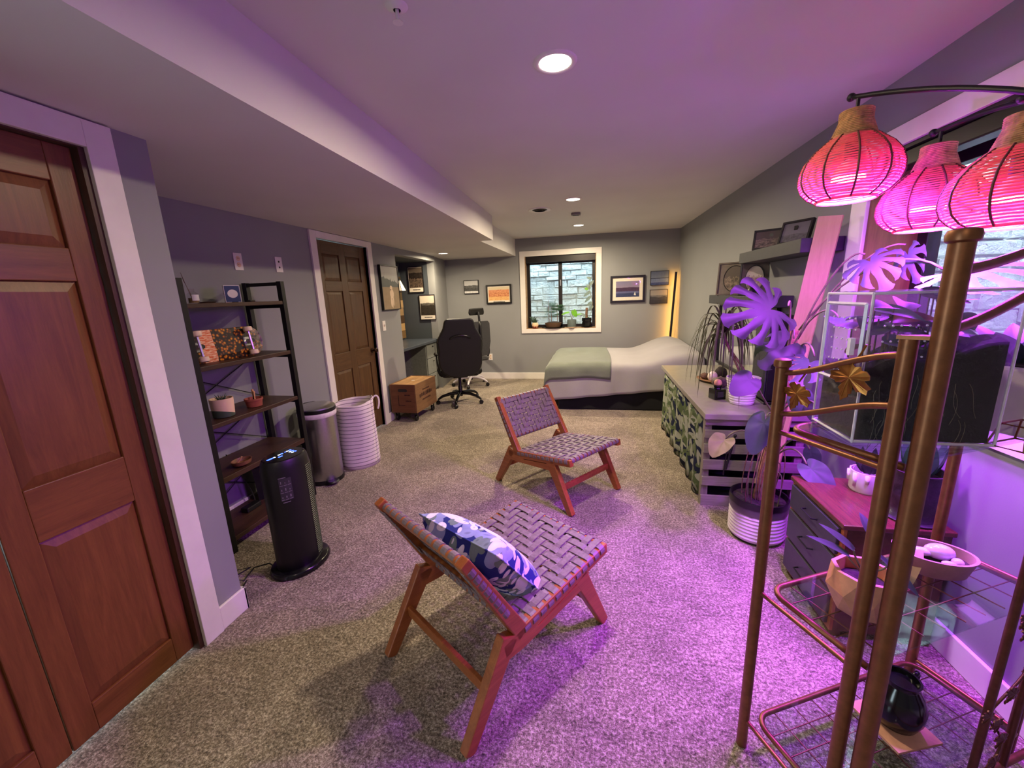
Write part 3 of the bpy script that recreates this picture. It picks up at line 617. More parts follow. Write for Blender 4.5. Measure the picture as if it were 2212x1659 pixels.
# ------------------------------------------------------------------ desk alcove
AY = 6.325
p_ = picture('badlands_poster', 'upper black framed brown mountain poster in the desk alcove', 'poster', (-2.865, AY, 1.80), 0, .265, .405, 'b', landscape('dark_badlands', 0, [(.74, .12, 4, srgb(28, 22, 20), srgb(54, 44, 38)), (.45, .35, 7, srgb(24, 18, 16), srgb(120, 100, 84))], (srgb(120, 104, 90), srgb(92, 80, 70))), .018, .008, .006, .06, caption='b')
p_ = picture('canyon_poster', 'lower black framed valley poster with white clouds in the desk alcove', 'poster', (-2.70, AY, 1.352), 0, .272, .405, 'b', landscape('white_valley', 0, [(.62, .16, 3, srgb(60, 56, 50), srgb(116, 110, 100)), (.50, .3, 3, srgb(34, 30, 26), srgb(60, 54, 46))], (srgb(206, 198, 180), srgb(226, 216, 196))), .018, .008, .006, .06, caption='c', tilt=0)
M['desk_top'] = plain('desk_laminate', srgb(62, 68, 78), .35); M['desk_grey'] = plain('desk_grey', srgb(132, 134, 132), .5); M['desk_dark'] = plain('desk_dark_panel', srgb(46, 48, 52), .6)
dk = thing('alcove_desk', 'dark blue-grey built-in desk with grey drawers in the alcove', 'desk', (-2.8, 5.65, 0))
part('desktop', B().box(-3.135, -2.535, 4.985, 6.315, .80, .84), M['desk_top'], dk, bevel=.006, world=True)
dpd = part('drawer_unit', B().box(-3.12, -2.60, 5.86, 6.31, .03, .80), M['desk_grey'], dk, world=True)
for z0, z1 in ((.06, .30), (.31, .55), (.56, .785)):
    d_ = part('drawer', B().box(-2.60, -2.583, 5.875, 6.295, z0, z1), M['desk_grey'], dk, bevel=.003, world=True); part('knob', B().ball((-2.572, 6.10, z1-.05), .011, 10, 6), M['black'], d_, world=True)
part('side_panel', B().box(-3.12, -2.60, 4.99, 5.02, 0, .80), M['desk_dark'], dk, world=True); part('back_panel', B().box(-3.13, -3.11, 5.02, 5.86, .1, .80), M['desk_dark'], dk, world=True)
t = tag(part('computer_mouse', B().ball((0,0,.012), .03, 14, 8, (1, 1.5, .6)).xf(Matrix.Translation((-2.78, 5.30, .841))), M['black'], None, smooth=True), 'small black mouse on the alcove desk', 'mouse')
t = tag(part('note_paper', B().box(-2.75, -2.60, 5.03, 5.15, .8405, .844), M['paper'], None), 'white paper pad at the near end of the alcove desk', 'paper')
mon = thing('desk_stand', 'black bracket stand hanging at the drawer end of the alcove desk', 'stand', (-2.535, 6.20, .84))
part('post', B().box(-.01, .01, -.012, .012, -.42, .0).box(-.03, .05, -.012, .012, -.02, 0), M['black'], mon)
pk = [srgb(170, 138, 98), srgb(146, 118, 84), srgb(74, 54, 38), srgb(176, 140, 92), srgb(120, 92, 58), srgb(90, 74, 52), srgb(60, 46, 36)]
wp = thing('plank_panel', 'wall panel of mixed pale and brown wood planks in the alcove', 'wood panel', (-3.13, 6.0, .9))
z = .86
for i in range(8):
    c_ = pk[[4,3,2,1,0,5,6,5][i]]; h_ = .125
    part('plank', B().box(-3.138, -3.118 - .004*(i % 2), 5.05 + .04*(i % 3), 6.30, z, z+h_-.004), wood('plank_%d' % i, tuple(v*.8 for v in c_[:3]), c_, 'y', .9), wp, world=True, bevel=.002); z += h_
# swing-arm lamp with leaded glass cone shade
def lead_mat():
    k = N('leaded_glass'); co = k.coord(); f = k.noise(co, 14, 2); k.set(k.ramp(f, [(.3, srgb(214, 196, 166)), (.7, srgb(240, 228, 206))]), .4); k.p.inputs['Emission Color'].default_value = (1, .86, .66, 1); k.p.inputs['Emission Strength'].default_value = .25; return k.m
t = thing('hanging_lamp', 'cream leaded glass cone lamp on a dark arm in the alcove', 'lamp', (-2.90, 5.78, 1.62))
LM = lead_mat()
for i in range(8):
    a0, a1 = 2*math.pi*i/8 + .02, 2*math.pi*(i+1)/8 - .02
    part('glass_panel', B().add([(.10*math.cos(a0), .10*math.sin(a0), 0), (.10*math.cos(a1), .10*math.sin(a1), 0), (.028*math.cos(a1), .028*math.sin(a1), .155), (.028*math.cos(a0), .028*math.sin(a0), .155)], [(0,1,2,3)]), LM, t, solid=.004)
    part('lead_strip', B().tube([(.101*math.cos(a0-.02), .101*math.sin(a0-.02), 0), (.028*math.cos(a0-.02), .028*math.sin(a0-.02), .157)], .003, 5), M['black'], t)
part('cap', B().lathe([(.034,.150),(.026,.170),(.008,.185)], 16), M['black'], t, smooth=40); part('arm', B().tube([(0,0,.18),(-.03,.0,.27),(-.10,.0,.33),(-.225,0,.30)], .006, 7), M['black'], t)
part('lead_ring', B().tube([(.101*math.cos(2*math.pi*i/24), .101*math.sin(2*math.pi*i/24), 0) for i in range(24)], .003, 5, closed=True), M['black'], t)

# ------------------------------------------------------------------ crate on castors
M['crate'] = wood('crate_pine', srgb(90, 63, 40), srgb(146, 108, 70), 'y', .6, .6, .7); M['crate_front'] = wood('crate_end', srgb(84, 50, 30), srgb(132, 88, 56), 'x', .6, .6, .6)
cr = thing('wooden_crate', 'brown wooden crate on black castors with faded black lettering', 'crate', (-2.305, 4.73, 0), math.radians(-3))
CW, CL, CZ0, CZ1 = .175, .285, .115, .475
part('side', B().box(CW-.016, CW, -CL, CL, CZ0, CZ1), M['crate'], cr, bevel=.002); part('side', B().box(-CW, -CW+.016, -CL, CL, CZ0, CZ1), M['crate'], cr, bevel=.002)
part('end_board', B().box(-CW+.016, CW-.016, -CL, -CL+.018, CZ0, CZ1), M['crate_front'], cr, bevel=.002); part('end_board', B().box(-CW+.016, CW-.016, CL-.018, CL, CZ0, CZ1), M['crate_front'], cr, bevel=.002)
part('lid', B().box(-CW+.014, CW-.014, -CL+.016, CL-.016, CZ1-.022, CZ1-.006), wood('crate_lid', srgb(150, 106, 60), srgb(206, 160, 104), 'y', .6, .6), cr); part('bottom', B().box(-CW+.01, CW-.01, -CL+.01, CL-.01, CZ0, CZ0+.015), M['crate'], cr)
part('lid_tag', B().box(-.02, .02, -.01, .01, CZ1-.0062, CZ1-.005), M['paper'], cr)
part('hand_hole', B().prism([(-.045+.018*math.cos(a) if abs(a) > math.pi/2 else .045+.018*math.cos(a), .018*math.sin(a)) for a in [math.pi*(-1+2*i/24)+.001 for i in range(24)]], lambda a, z, y: (a, y, CZ1-.075+z), -CL-.0008, -CL+.0005), M['vent_dark'], cr)
M['stain'] = plain('dark_stain', srgb(62, 30, 18), .7, 0, .4, 30)
for q in ((-.07, -.06, .20, .34), (.03, .11, .26, .275), (.02, .10, .335, .35), (-.07, .02, .205, .215)): part('stencil_mark', B().box(q[0], q[1], -CL-.0007, -CL, q[2], q[3]), M['stain'], cr)
rnd = random.Random(5)
for z, hh, a0, a1 in ((.375, .011, -.10, .08), (.315, .030, -.19, .16), (.25, .011, -.12, .10)):
    y = a0
    while y < a1:
        l = rnd.uniform(.6, 1.2)*hh; part('stencil_mark', B().box(CW, CW+.0008, y, y+l*.75, z-hh*rnd.uniform(.6, 1), z+hh*rnd.uniform(.5, 1)), M['stain'], cr); y += l
for x, y in ((-.13,-.23),(.13,-.23),(-.13,.23),(.13,.23)):
    cs_ = part('caster', B().box(x-.022, x+.022, y-.028, y+.028, .102, .115).box(x-.020, x-.016, y-.014, y+.016, .04, .105).box(x+.016, x+.020, y-.014, y+.016, .04, .105), M['black_metal'], cr)
    part('wheel', B().lathe([(.034,-.013),(.038,-.008),(.038,.008),(.034,.013)], 18).xf(Matrix.Translation((x, y+.006, .038)) @ rot('Y', math.pi/2)), M['black'], cs_, smooth=40)
# ------------------------------------------------------------------ office chairs
M['pu'] = plain('black_upholstery', srgb(14, 14, 15), .5, 0, .12, 60, .12); M['mesh_fabric'] = plain('grey_mesh', srgb(58, 58, 60), .8, 0, .2, 160, .3); M['white_plastic'] = plain('white_plastic', srgb(214, 208, 210), .35)
def star_base(t, m_leg, m_wheel, R=.33, z=.10, a0=.3):
    for i in range(5):
        a = a0 + 2*math.pi*i/5; c_, s_ = math.cos(a), math.sin(a)
        lg = part('base_leg', B().tube([(.03*c_, .03*s_, z+.045), (R*.45*c_, R*.45*s_, z+.04), (R*.8*c_, R*.8*s_, z+.012), (R*c_, R*s_, z-.030)], [.026,.024,.020,.014], 8), m_leg, t, smooth=50)
        cx, cy = R*c_, R*s_
        part('caster', B().lathe([(.026,-.020),(.030,-.012),(.030,.012),(.026,.020)], 16).xf(Matrix.Translation((cx, cy, .030)) @ rot('Z', a+.7) @ rot('X', math.pi/2)), m_wheel, lg, smooth=40)
def arm_rest(t, sx, m):
    a = part('armrest', B().tube(bez((sx*.31,-.10,.72),(sx*.31,-.02,.735),(sx*.315,.10,.72),(sx*.31,.18,.70)), [.020]*3+[.026]*7+[.022]*3, 8), m, t, smooth=50)
    part('arm_bracket', B().tube(bez((sx*.30,-.08,.715),(sx*.31,-.16,.64),(sx*.30,-.18,.56),(sx*.26,-.15,.47)), .016, 8), m, t, smooth=50)
    part('arm_hinge', B().tube([(sx*.23,-.15,.47),(sx*.29,-.15,.47)], .022, 12), M['chrome'], a, smooth=40)
ch = thing('office_chair', 'black racing style office chair with winged back seen from behind', 'office chair', (-1.905, 5.40, 0), math.radians(25))
star_base(ch, M['black_gloss'], M['black'], a0=.62)
part('gas_column', B().lathe([(.030,.10),(.030,.24),(.022,.25),(.022,.40)], 16), M['black'], ch, smooth=40)
part('seat_plate', B().box(-.10,.10,-.12,.12,.385,.41), M['black_metal'], ch)
part('seat', B().box(-.26,.26,-.22,.26,.41,.50), M['pu'], ch, bevel=.04)
OUT = [(.16,1.225),(.19,1.20),(.215,1.10),(.285,.975),(.30,.92),(.285,.80),(.295,.72),(.29,.60),(.25,.50),(.15,.435),(0,.415)]
pl = [(x, z) for x, z in OUT] + [(-x, z) for x, z in OUT[-2::-1]]
def back_y(z): return -.235 - (z - .42)*.16
bk = part('backrest', B().prism(pl, lambda a, z, t_: (a, back_y(z) + t_, z), -.055, .045), M['pu'], ch, bevel=.022)
part('back_slot', B().tube([( .15*math.sin(q), back_y(.99)-.062+.012*abs(q), .93+.075*math.cos(q)) for q in [(-1.2+2.4*i/12) for i in range(13)]], [.006]+[.016]*11+[.006], 8), M['black_gloss'], bk, smooth=True)
for sx in (-1, 1): part('seat_bolster', B().tube(bez((sx*.25,-.2,.48),(sx*.27,-.05,.50),(sx*.27,.1,.50),(sx*.22,.25,.48)), .05, 10), M['pu'], ch, smooth=True); arm_rest(ch, sx, M['black'])
ch2 = thing('mesh_chair', 'black mesh desk chair with headrest and white star base behind the racing chair', 'office chair', (-2.09, 6.52, 0), math.radians(55))
star_base(ch2, M['white_plastic'], M['black'], R=.31, z=.10, a0=.1)
part('gas_column', B().lathe([(.028,.10),(.028,.24),(.02,.25),(.02,.42)], 16), M['black'], ch2, smooth=40)
part('seat', B().box(-.24,.24,-.22,.26,.43,.49), M['mesh_fabric'], ch2, bevel=.025)
bk2 = part('backrest', B().prism([(-.20,.52),(.20,.52),(.235,.75),(.21,1.06),(.17,1.10),(-.17,1.10),(-.21,1.06),(-.235,.75)], lambda a, z, t_: (a, -.25 - .06*math.sin((z-.5)*3) + t_ + .25*a*a, z), -.012, .012), M['mesh_fabric'], ch2, bevel=.006)
part('back_spine', B().tube(bez((0,-.10,.44),(0,-.36,.46),(0,-.34,.8),(0,-.31,1.10)), .02, 8), M['black'], ch2, smooth=True)
hr = part('headrest', B().prism([(-.14,1.20),(.14,1.20),(.155,1.24),(.14,1.31),(-.14,1.31),(-.155,1.24)], lambda a, z, t_: (a, -.265 + t_ + 1.2*a*a, z), -.018, .018), M['black'], ch2, bevel=.012)
part('headrest_post', B().tube([(0,-.31,1.05),(0,-.30,1.18),(0,-.285,1.25)], .018, 8), M['black'], hr)
for sx in (-1, 1): arm_rest(ch2, sx, M['black'])

# ------------------------------------------------------------------ bed
def cloth(name, c, rough=.9, var=.05, sc=140, bump=.35):
    k = N(name); co = k.coord(); f = k.noise(co, sc, 3, .7); g2 = k.noise(co, 3, 3); c = col(c)
    k.set(k.ramp(g2, [(.3, tuple(x*(1-var) for x in c[:3])), (.7, tuple(x*(1+var) for x in c[:3]))]), rough, 0, .12); k.bump(f, bump, .003); k.p.inputs['Sheen Weight'].default_value = .25; return k.m
M['duvet'] = cloth('duvet_grey', srgb(154, 150, 151)); M['throw'] = cloth('throw_sage', srgb(108, 114, 102), .95, .12, 60, .5); M['base_black'] = cloth('bed_base_black', srgb(26, 25, 28))
BX0, BX1, BY0, BY1, BT = -.62, 1.292, 5.13, 6.66, .60
bed = thing('bed', 'low bed under the window with grey cover and black base', 'bed', (.35, 5.9, 0))
part('bed_base', B().box(-.47, BX1-.01, 5.14, 6.62, 0, .30), M['base_black'], bed, bevel=.02, world=True); part('mattress', B().box(-.56, BX1-.005, 5.19, 6.6, .30, .53), M['white'], bed, bevel=.06, world=True)
def drop(d, r=.09):   # d>0 beyond the edge: returns (outward, down)
    if d <= -r: return d, 0.0
    if d < r*.57:
        t_ = (d + r)/(r*1.57); a = t_*math.pi/2; return -r + r*math.sin(a), r*(1-math.cos(a))
    e = d - r*.57; return .0 + .10*e, r + e*.985
def pillow_h(x, y):
    t_ = max(0, min(1, (x - .50)/.60)); s_ = t_*t_*(3-2*t_)
    e = max(0, min(1, (y - BY0)/.5)); yy = .55 + .45*e
    return .165*s_*yy*(1 - .35*max(0, (x-1.12)/.2)) + .006*math.sin(5*x+2)*math.sin(4*y)
def bed_pt(a, b, off=0):   # a: from the foot edge inward, b: from the near edge inward (both may be negative = hanging)
    ox, dx = drop(-a); oy, dy = drop(-b)
    x = BX0 - ox if a < .09 else BX0 + a; y = BY0 - oy if b < .09 else BY0 + b
    dn = max(dx, dy) + .25*min(dx, dy)
    z = BT - dn
    if dn < .2: z += pillow_h(x, y) * (1 - dn/.2)
    if dy > .1: y -= .012*math.sin(x*17) * min(1, dy*3) ; 
    if dx > .1: x -= .018*math.sin(y*19) * min(1, dx*3)
    if dy > .1 and x > .3: y -= 0
    return (x + (-off if dx > .05 else 0), y + (-off if dy > .05 else 0), max(z, .035) + off)
HL = BX1 - BX0
def duv(u, v):
    a = -.50 + (HL + .50)*u; hem = .43 - .14*max(0, min(1, (a-.1)/1.4)) if a > 0 else .46
    b = -hem + (BY1 - BY0 + hem)*v; return bed_pt(a, b)
part('duvet', B().grid(duv, 70, 56), M['duvet'], bed, smooth=True, solid=.012, world=True)
def thr(u, v):
    hem = .145 + .02*math.sin(6*u) + .03*u; a = -.30 + 1.11*u + .02*math.sin(4*v); b = -hem + (1.50 + hem)*v
    if u < .3: b -= .10*(.3-u)/.3*(1-v)
    return bed_pt(a, b, .014)
o = tag(part('throw_blanket', B().grid(thr, 44, 44), M['throw'], None, smooth=True, solid=.010), 'sage green fleece throw folded over the foot of the bed', 'blanket')

# ------------------------------------------------------------------ corner light bar
M['amber_led'] = emis('amber_strip', (1.0, .46, .07), 55.0)
t = thing('corner_floor_lamp', 'slim black light bar glowing amber in the corner behind the bed', 'floor lamp', (1.165, 6.94, 0))
top = Vector((.075, 0, 1.755)); 
part('bar', B().hexa([(-.016,-.012,.02),(.016,-.012,.02),(.016,.012,.02),(-.016,.012,.02)] + [tuple(Vector(q)+top) for q in ((-.016,-.012,0),(.016,-.012,0),(.016,.012,0),(-.016,.012,0))]), M['black'], t)
part('light_strip', B().hexa([(-.010,.0125,.05),(.010,.0125,.05),(.010,.016,.05),(-.010,.016,.05)] + [tuple(Vector(q)+top) for q in ((-.010,.0125,-.02),(.010,.0125,-.02),(.010,.016,-.02),(-.010,.016,-.02))]), M['amber_led'], t)
part('foot', B().prism([(-.10,-.08),(.05,.06),(.03,.08),(-.12,-.06)], lambda a, b_, z: (a, b_, z), 0, .02), M['black'], t)

# ------------------------------------------------------------------ leaves
def leafm(name, c, var=.18, rough=.5, trans=.25):
    k = N(name); co = k.coord(); f = k.noise(co, 12, 3); c = col(c); k.set(k.ramp(f, [(.3, tuple(x*(1-var) for x in c[:3])), (.7, tuple(min(1, x*(1+var)) for x in c[:3]))]), rough, 0, .22)
    tr = k.n('ShaderNodeBsdfTranslucent'); tr.inputs[0].default_value = c; mx = k.n('ShaderNodeMixShader'); mx.inputs[0].default_value = trans
    k.l(k.p.outputs[0], mx.inputs[1]); k.l(tr.outputs[0], mx.inputs[2]); k.l(mx.outputs[0], k.out.inputs[0]); return k.m
M['leaf'] = leafm('leaf_green', (.022, .036, .020)); M['leaf_pale'] = leafm('leaf_grey_green', (.050, .075, .062)); M['leaf_lime'] = leafm('leaf_lime', srgb(130, 190, 60), .15, .4, .5)
M['leaf_yellow'] = leafm('leaf_yellow', (.30, .29, .12)); M['leaf_fern'] = leafm('leaf_fern', srgb(70, 104, 80)); M['leaf_olive'] = leafm('leaf_olive', srgb(74, 78, 50)); M['leaf_white'] = leafm('leaf_variegated', (.20, .26, .23))
M['stem'] = plain('stem_green', srgb(110, 104, 78), .6, 0, .2, 25, .1); M['bark'] = plain('bark', srgb(110, 82, 64), .9, 0, .3, 40, .5)
def simple_leaf(L, W, cup=.15, droop=.3, heart=.0, n=10):
    """leaf in the local xy plane, base at origin, tip along +y, bends down along -z"""
    b = B()
    def fn(u, v):
        y = v*L; w_ = W * (math.sin(math.pi * min(1, (v*.92+.08)) ** .75)) ** .8 if v < 1 else 0
        s_ = (u-.5)*2; x = s_*w_; yy = y - heart*L*abs(s_)**1.5*(1-v)**2*1.6
        return (x, yy, -droop*L*v*v + cup*abs(x))
    return b.grid(fn, 6, n)
def heart_leaf(L, W, cup=.2, droop=.25):
    b = B(); n = 24; prof = []
    def fn(u, v):   # v radial, u around
        a = math.pi*2*(u-.5)          # 0 = tip direction
        r = (1 - .42*(1-math.cos(a))/2)
        tip = .30*max(0, math.cos(a))**8; notch = -.42*max(0, -math.cos(a))**14
        R_ = (r + tip + notch) * v
        x = W*.95*R_*math.sin(a); y = L*.55*R_*math.cos(a) + L*.20*v*0
        return (x, y + L*.16, cup*abs(x)*.6 - droop*(y*y)/max(L, .01) - .15*cup*abs(x)*math.sin(6*a))
    return b.grid(fn, 36, 6)
def monstera(L, lobes=5, cup=.12, droop=.25, gap=.34, width=.9, seed=1):
    """split leaf, petiole at the origin, tip along +y: sectors joined round the centre and cut apart towards the margin"""
    rnd = random.Random(seed); b = B(); n = 2*lobes + 1; cy = L*.30
    edges = [-2.75 + 5.5*i/n for i in range(n+1)]
    nr, na = 9, 4
    for i in range(n):
        a0, a1 = edges[i], edges[i+1]; am = (a0+a1)/2; lob = rnd.uniform(.94, 1.06); cut = gap*rnd.uniform(.9, 1.15)
        vs = []
        for j in range(nr+1):
            s_ = j/nr; half = (a1-a0)/2
            if s_ > cut: q = (s_-cut)/(1-cut); half *= 1 - .42*math.sin(math.pi*min(1, q*1.05+.0))**.7*(1-.35*q) - .10*min(1, q*4)
            for k in range(na+1):
                a = am + half*(2*k/na-1); sw = a - (.30*max(0, s_-.35))*math.sin(a)
                R = L*(.56 - .10*(1-math.cos(sw))/2 + .14*max(0, math.cos(sw))**6) * lob
                if abs(am) > 2.2: R *= .86
                e = abs(2*k/na-1); R *= 1 - .07*e**3*(1 if s_ > .9 else 0)
                x = R*s_*math.sin(sw)*width; y = cy + R*s_*math.cos(sw)
                z = cup*abs(x) - droop*(x*x*1.1 + max(0, y-cy)**2)/L - .05*L*e*max(0, s_-.3)
                vs.append((x, y, z))
        b.add(vs, [(j*(na+1)+k, j*(na+1)+k+1, (j+1)*(na+1)+k+1, (j+1)*(na+1)+k) for j in range(nr) for k in range(na)])
    return b
def place_leaf(b, base, tip, normal):
    """leaf built along +y with up +z -> base point, towards tip, face normal"""
    base = Vector(base); y = (Vector(tip) - base).normalized(); n = Vector(normal); n = (n - y*n.dot(y)).normalized(); x = y.cross(n)
    m = Matrix((x, y, n)).transposed().to_4x4(); m.translation = base; return b.xf(m)

# ------------------------------------------------------------------ window sill plants
SZ = WZ0 + .012
t = thing('succulent_pot', 'small cream and red animal shaped pot with spiky succulent on the bed window sill', 'potted plant', (-1.04, 7.10, SZ))
part('saucer', B().lathe([(.055,0),(.062,.008),(.05,.009)], 20), M['terracotta'], t, smooth=40)
def croc():
    k = N('spotted_pot'); co = k.coord(); v = k.n('ShaderNodeTexVoronoi'); v.inputs['Scale'].default_value = 22; k.l(co, v.inputs[0]); k.set(k.mix(k.math('LESS_THAN', v.outputs['Distance'], .42), srgb(232, 196, 156), srgb(134, 62, 42)), .4); return k.m
part('pot', B().lathe([(.038,.008),(.054,.03),(.058,.065),(.048,.095),(.04,.098)], 20), croc(), t, smooth=40)
for k in range(26):
    a = random.uniform(0, 6.28); r = random.uniform(.04, .12); h_ = random.uniform(.02, .13)
    part('leaf', B().tube([(.02*math.cos(a), .02*math.sin(a)*.5, .09), (r*.6*math.cos(a)-.02, r*.3*math.sin(a), .10+h_*.7), (r*math.cos(a)-.03, r*.4*math.sin(a), .08+h_)], [.005,.006,.001], 5), M['leaf_pale'] if k % 2 else M['leaf_fern'], t)
t = thing('bonsai_tray', 'brown tray of three small feathery trees on a black saucer at the bed window', 'potted plant', (-.72, 7.10, SZ))
part('saucer', B().lathe([(.19,0),(.205,.010),(.19,.012)], 28, sy=.42), M['black_gloss'], t, smooth=40)
part('tray_pot', B().lathe([(.115,.012),(.125,.02),(.148,.085),(.152,.090),(.140,.090)], 24, sy=.5), plain('brown_clay', srgb(96, 70, 50), .6), t, smooth=40); part('soil', B().ball((0,0,.088), .12, 14, 6, (1.1, .45, .2), .1), M['soil'], t)
for x, h_ in ((-.075, .40), (-.03, .27), (.07, .33)):
    tr = part('trunk', B().tube(bez((x,0,.09),(x+.01,0,.2),(x-.01,.01,.3),(x+.005,0,.09+h_)), [.006]*6+[.004]*7, 6), M['bark'], t)
    for k in range(9):
        a = random.choice((0, math.pi)) + random.uniform(-.7, .7); l = random.uniform(.07, .15); z = .09 + h_*random.uniform(.35, 1.0)
        p0 = Vector((x, 0, z)); p1 = p0 + Vector((l*math.cos(a), .25*l*math.sin(a), random.uniform(-.02, .04)))
        b = B().tube([p0, (p0+p1)/2 + Vector((0,0,.014)), p1], .0015, 4)
        for j in range(7):
            q = p0.lerp(p1, (j+1)/7)
            for sgn in (-1, 1): b.add([q, q+Vector((.006,.0,.004)), q+Vector((.010*math.cos(a), sgn*.022, -.004)), q+Vector((-.004,sgn*.010,0))], [(0,1,2,3)]); b.add([q, q+Vector((.005,0,.002)), q+Vector((.012*math.cos(a), 0, sgn*.020)), q+Vector((-.003,0,sgn*.012))], [(0,1,2,3)])
        part('frond', b, M['leaf_fern'], tr)
t = thing('taro_pot', 'grey cylinder pot with two bright lime leaves at the bed window', 'potted plant', (-.40, 7.09, SZ))
part('saucer', B().lathe([(.070,0),(.074,.012),(.066,.014)], 24), M['cream'], t, smooth=40); part('pot', B().lathe([(.072,.012),(.076,.02),(.078,.135),(.070,.135),(.068,.12)], 28), plain('grey_ceramic', srgb(98, 110, 108), .55), t, smooth=40); part('soil', B().lathe([(.068,.121),(.06,.124)], 20), M['soil'], t)
for p1, tp, nn, L in (((-.045,-.02,.255), (-.20,-.02,.235), (0,-.35,1), .15), ((.03,-.02,.29), (.085,-.02,.17), (-.2,-1,.2), .14), ((.10,-.01,.215), (.19,-.02,.24), (0,-.5,1), .08)):
    part('petiole', B().tube(bez((0,0,.12),(0,0,.17),Vector(p1)*.7+Vector((0,0,.06)),p1), .004, 6), M['stem'], t)
    part('leaf', place_leaf(heart_leaf(L, L*.42), p1, tp, nn), M['leaf_lime'], t, smooth=True)
t = thing('trunk_plant_pot', 'ribbed black pot with bare brown trunk and pale leaves at the bed window', 'potted plant', (-.145, 7.10, SZ))
part('saucer', B().lathe([(.09,0),(.105,.012),(.09,.014)], 24, sy=.6), M['black_gloss'], t, smooth=40)
part('pot', B().lathe([(.062,.012),(.075,.03),(.070,.05),(.082,.07),(.072,.095),(.084,.12),(.080,.16),(.074,.16)], 26, sy=.7), M['black_gloss'], t, smooth=60)
part('trunk', B().tube([(.0,0,.15),(-.005,0,.22),(.003,0,.33)], [.024,.022,.023], 10), M['bark'], t, smooth=50)
part('vine', B().tube(bez((.03,0,.16),(.13,0,.32),(.10,0,.45),(.05,.0,.62)) + bez((.05,0,.62),(.03,0,.70),(.07,0,.80),(.085,0,.86))[1:], .004, 6), M['stem'], t)
for p1, tp, m_ in (((.06,0,.60),(-.06,-.01,.52),'leaf_white'), ((.055,0,.64),(.00,-.01,.72),'leaf_white'), ((.07,0,.52),(-.04,-.01,.42),'leaf_white'), ((.085,0,.42),(-.01,-.01,.36),'leaf_white'), ((.075,0,.80),(.0,-.01,.84),'leaf_white'), ((.03,0,.64),(-.04,-.01,.65),'leaf_lime'), ((.10,0,.36),(.03,-.01,.28),'leaf_white'), ((.02,-.02,.17),(.05,-.05,.08),'leaf_fern'), ((-.03,-.02,.18),(-.09,-.03,.25),'leaf_white'), ((.05,0,.7),(.11,-.01,.78),'leaf_white')):
    part('leaf', place_leaf(simple_leaf((Vector(tp)-Vector(p1)).length, .026), p1, tp, (.1,-1,.3)), M[m_], t, smooth=True)

# ------------------------------------------------------------------ woven lounge chairs
M['teak'] = wood('teak', srgb(120, 62, 30), srgb(174, 102, 54), 'y', .8, .35, .8)
M['leather'] = plain('strap_leather', srgb(116, 102, 104), .5, 0, .12, 70, .15)
def bar(b, p0, p1, w0, w1, hw, x):   # tapered plank in the yz plane at x, half thickness hw
    a = Vector((p0[0], p0[1])); c_ = Vector((p1[0], p1[1])); d = (c_-a).normalized(); n = Vector((-d.y, d.x))
    q = [a - n*w0, a + n*w0, c_ + n*w1, c_ - n*w1]
    return b.prism([(v.x, v.y) for v in q], lambda y, z, t_: (x + t_, y, z), -hw, hw)
def ribbon(pts, nrm, wdir, w_, th=.0024):
    b = B(); vs = []; fs = []; wd = Vector(wdir)*w_/2
    for p, n in zip(pts, nrm):
        p = Vector(p); n = Vector(n).normalized()*th; vs += [p-wd-n*.4, p+wd-n*.4, p+wd*.92+n, p-wd*.92+n]
    k = len(pts)
    for i in range(k-1):
        for j in range(4): fs.append((i*4+j, i*4+(j+1) % 4, (i+1)*4+(j+1) % 4, (i+1)*4+j))
    fs += [(3,2,1,0), ((k-1)*4, (k-1)*4+1, (k-1)*4+2, (k-1)*4+3)]
    return b.add(vs, fs)
def weave(parent, O, U, V, Nn, LU, LV, nu, nv, rU, rV, sw):
    """panel origin O, straps along U (nv of them) and along V (nu of them), LU x LV between bar centres; bars of radius rU at U ends, rV at V ends"""
    O, U, V, Nn = Vector(O), Vector(U).normalized(), Vector(V).normalized(), Vector(Nn).normalized()
    def strap(along, across, L, r, k, cnt, Lc, ncr, par):
        c0 = O + across*((k+.5)/cnt*Lc)
        pts, nr = [], []
        def wrap(end):
            e = 0 if end == 0 else L; sg = -1 if end == 0 else 1; seq = []
            for i in range(0, 9):
                a = math.pi/2 - math.pi*1.15*i/8
                seq.append((c0 + along*(e + sg*math.cos(a)*r) + Nn*(math.sin(a)*r - r + .004), along*(sg*math.cos(a)) + Nn*math.sin(a)))
            tail = seq[-1]; seq.append((tail[0] - along*(sg*.03) + Nn*.003, tail[1]))
            return seq
        a = wrap(0)[::-1]; c_ = wrap(1)
        for p, n in a: pts.append(p); nr.append(n)
        for j in range(ncr):
            up = ((k + j) % 4 < 2) if par == 0 else not ((k + j) % 4 < 2)
            s_ = (j+.5)/ncr*L; h_ = .0035 if up else -.0035
            for ds in (-.22, .22): pts.append(c0 + along*(s_ + ds*L/ncr) + Nn*h_); nr.append(Nn)
        for p, n in c_: pts.append(p); nr.append(n)
        part('strap', ribbon(pts, nr, across, sw), M['leather'], parent)
    for k in range(nv): strap(U, V, LU, rU, k, nv, LV, nu, 0)
    for k in range(nu): strap(V, U, LV, rV, k, nu, LU, nv, 1)
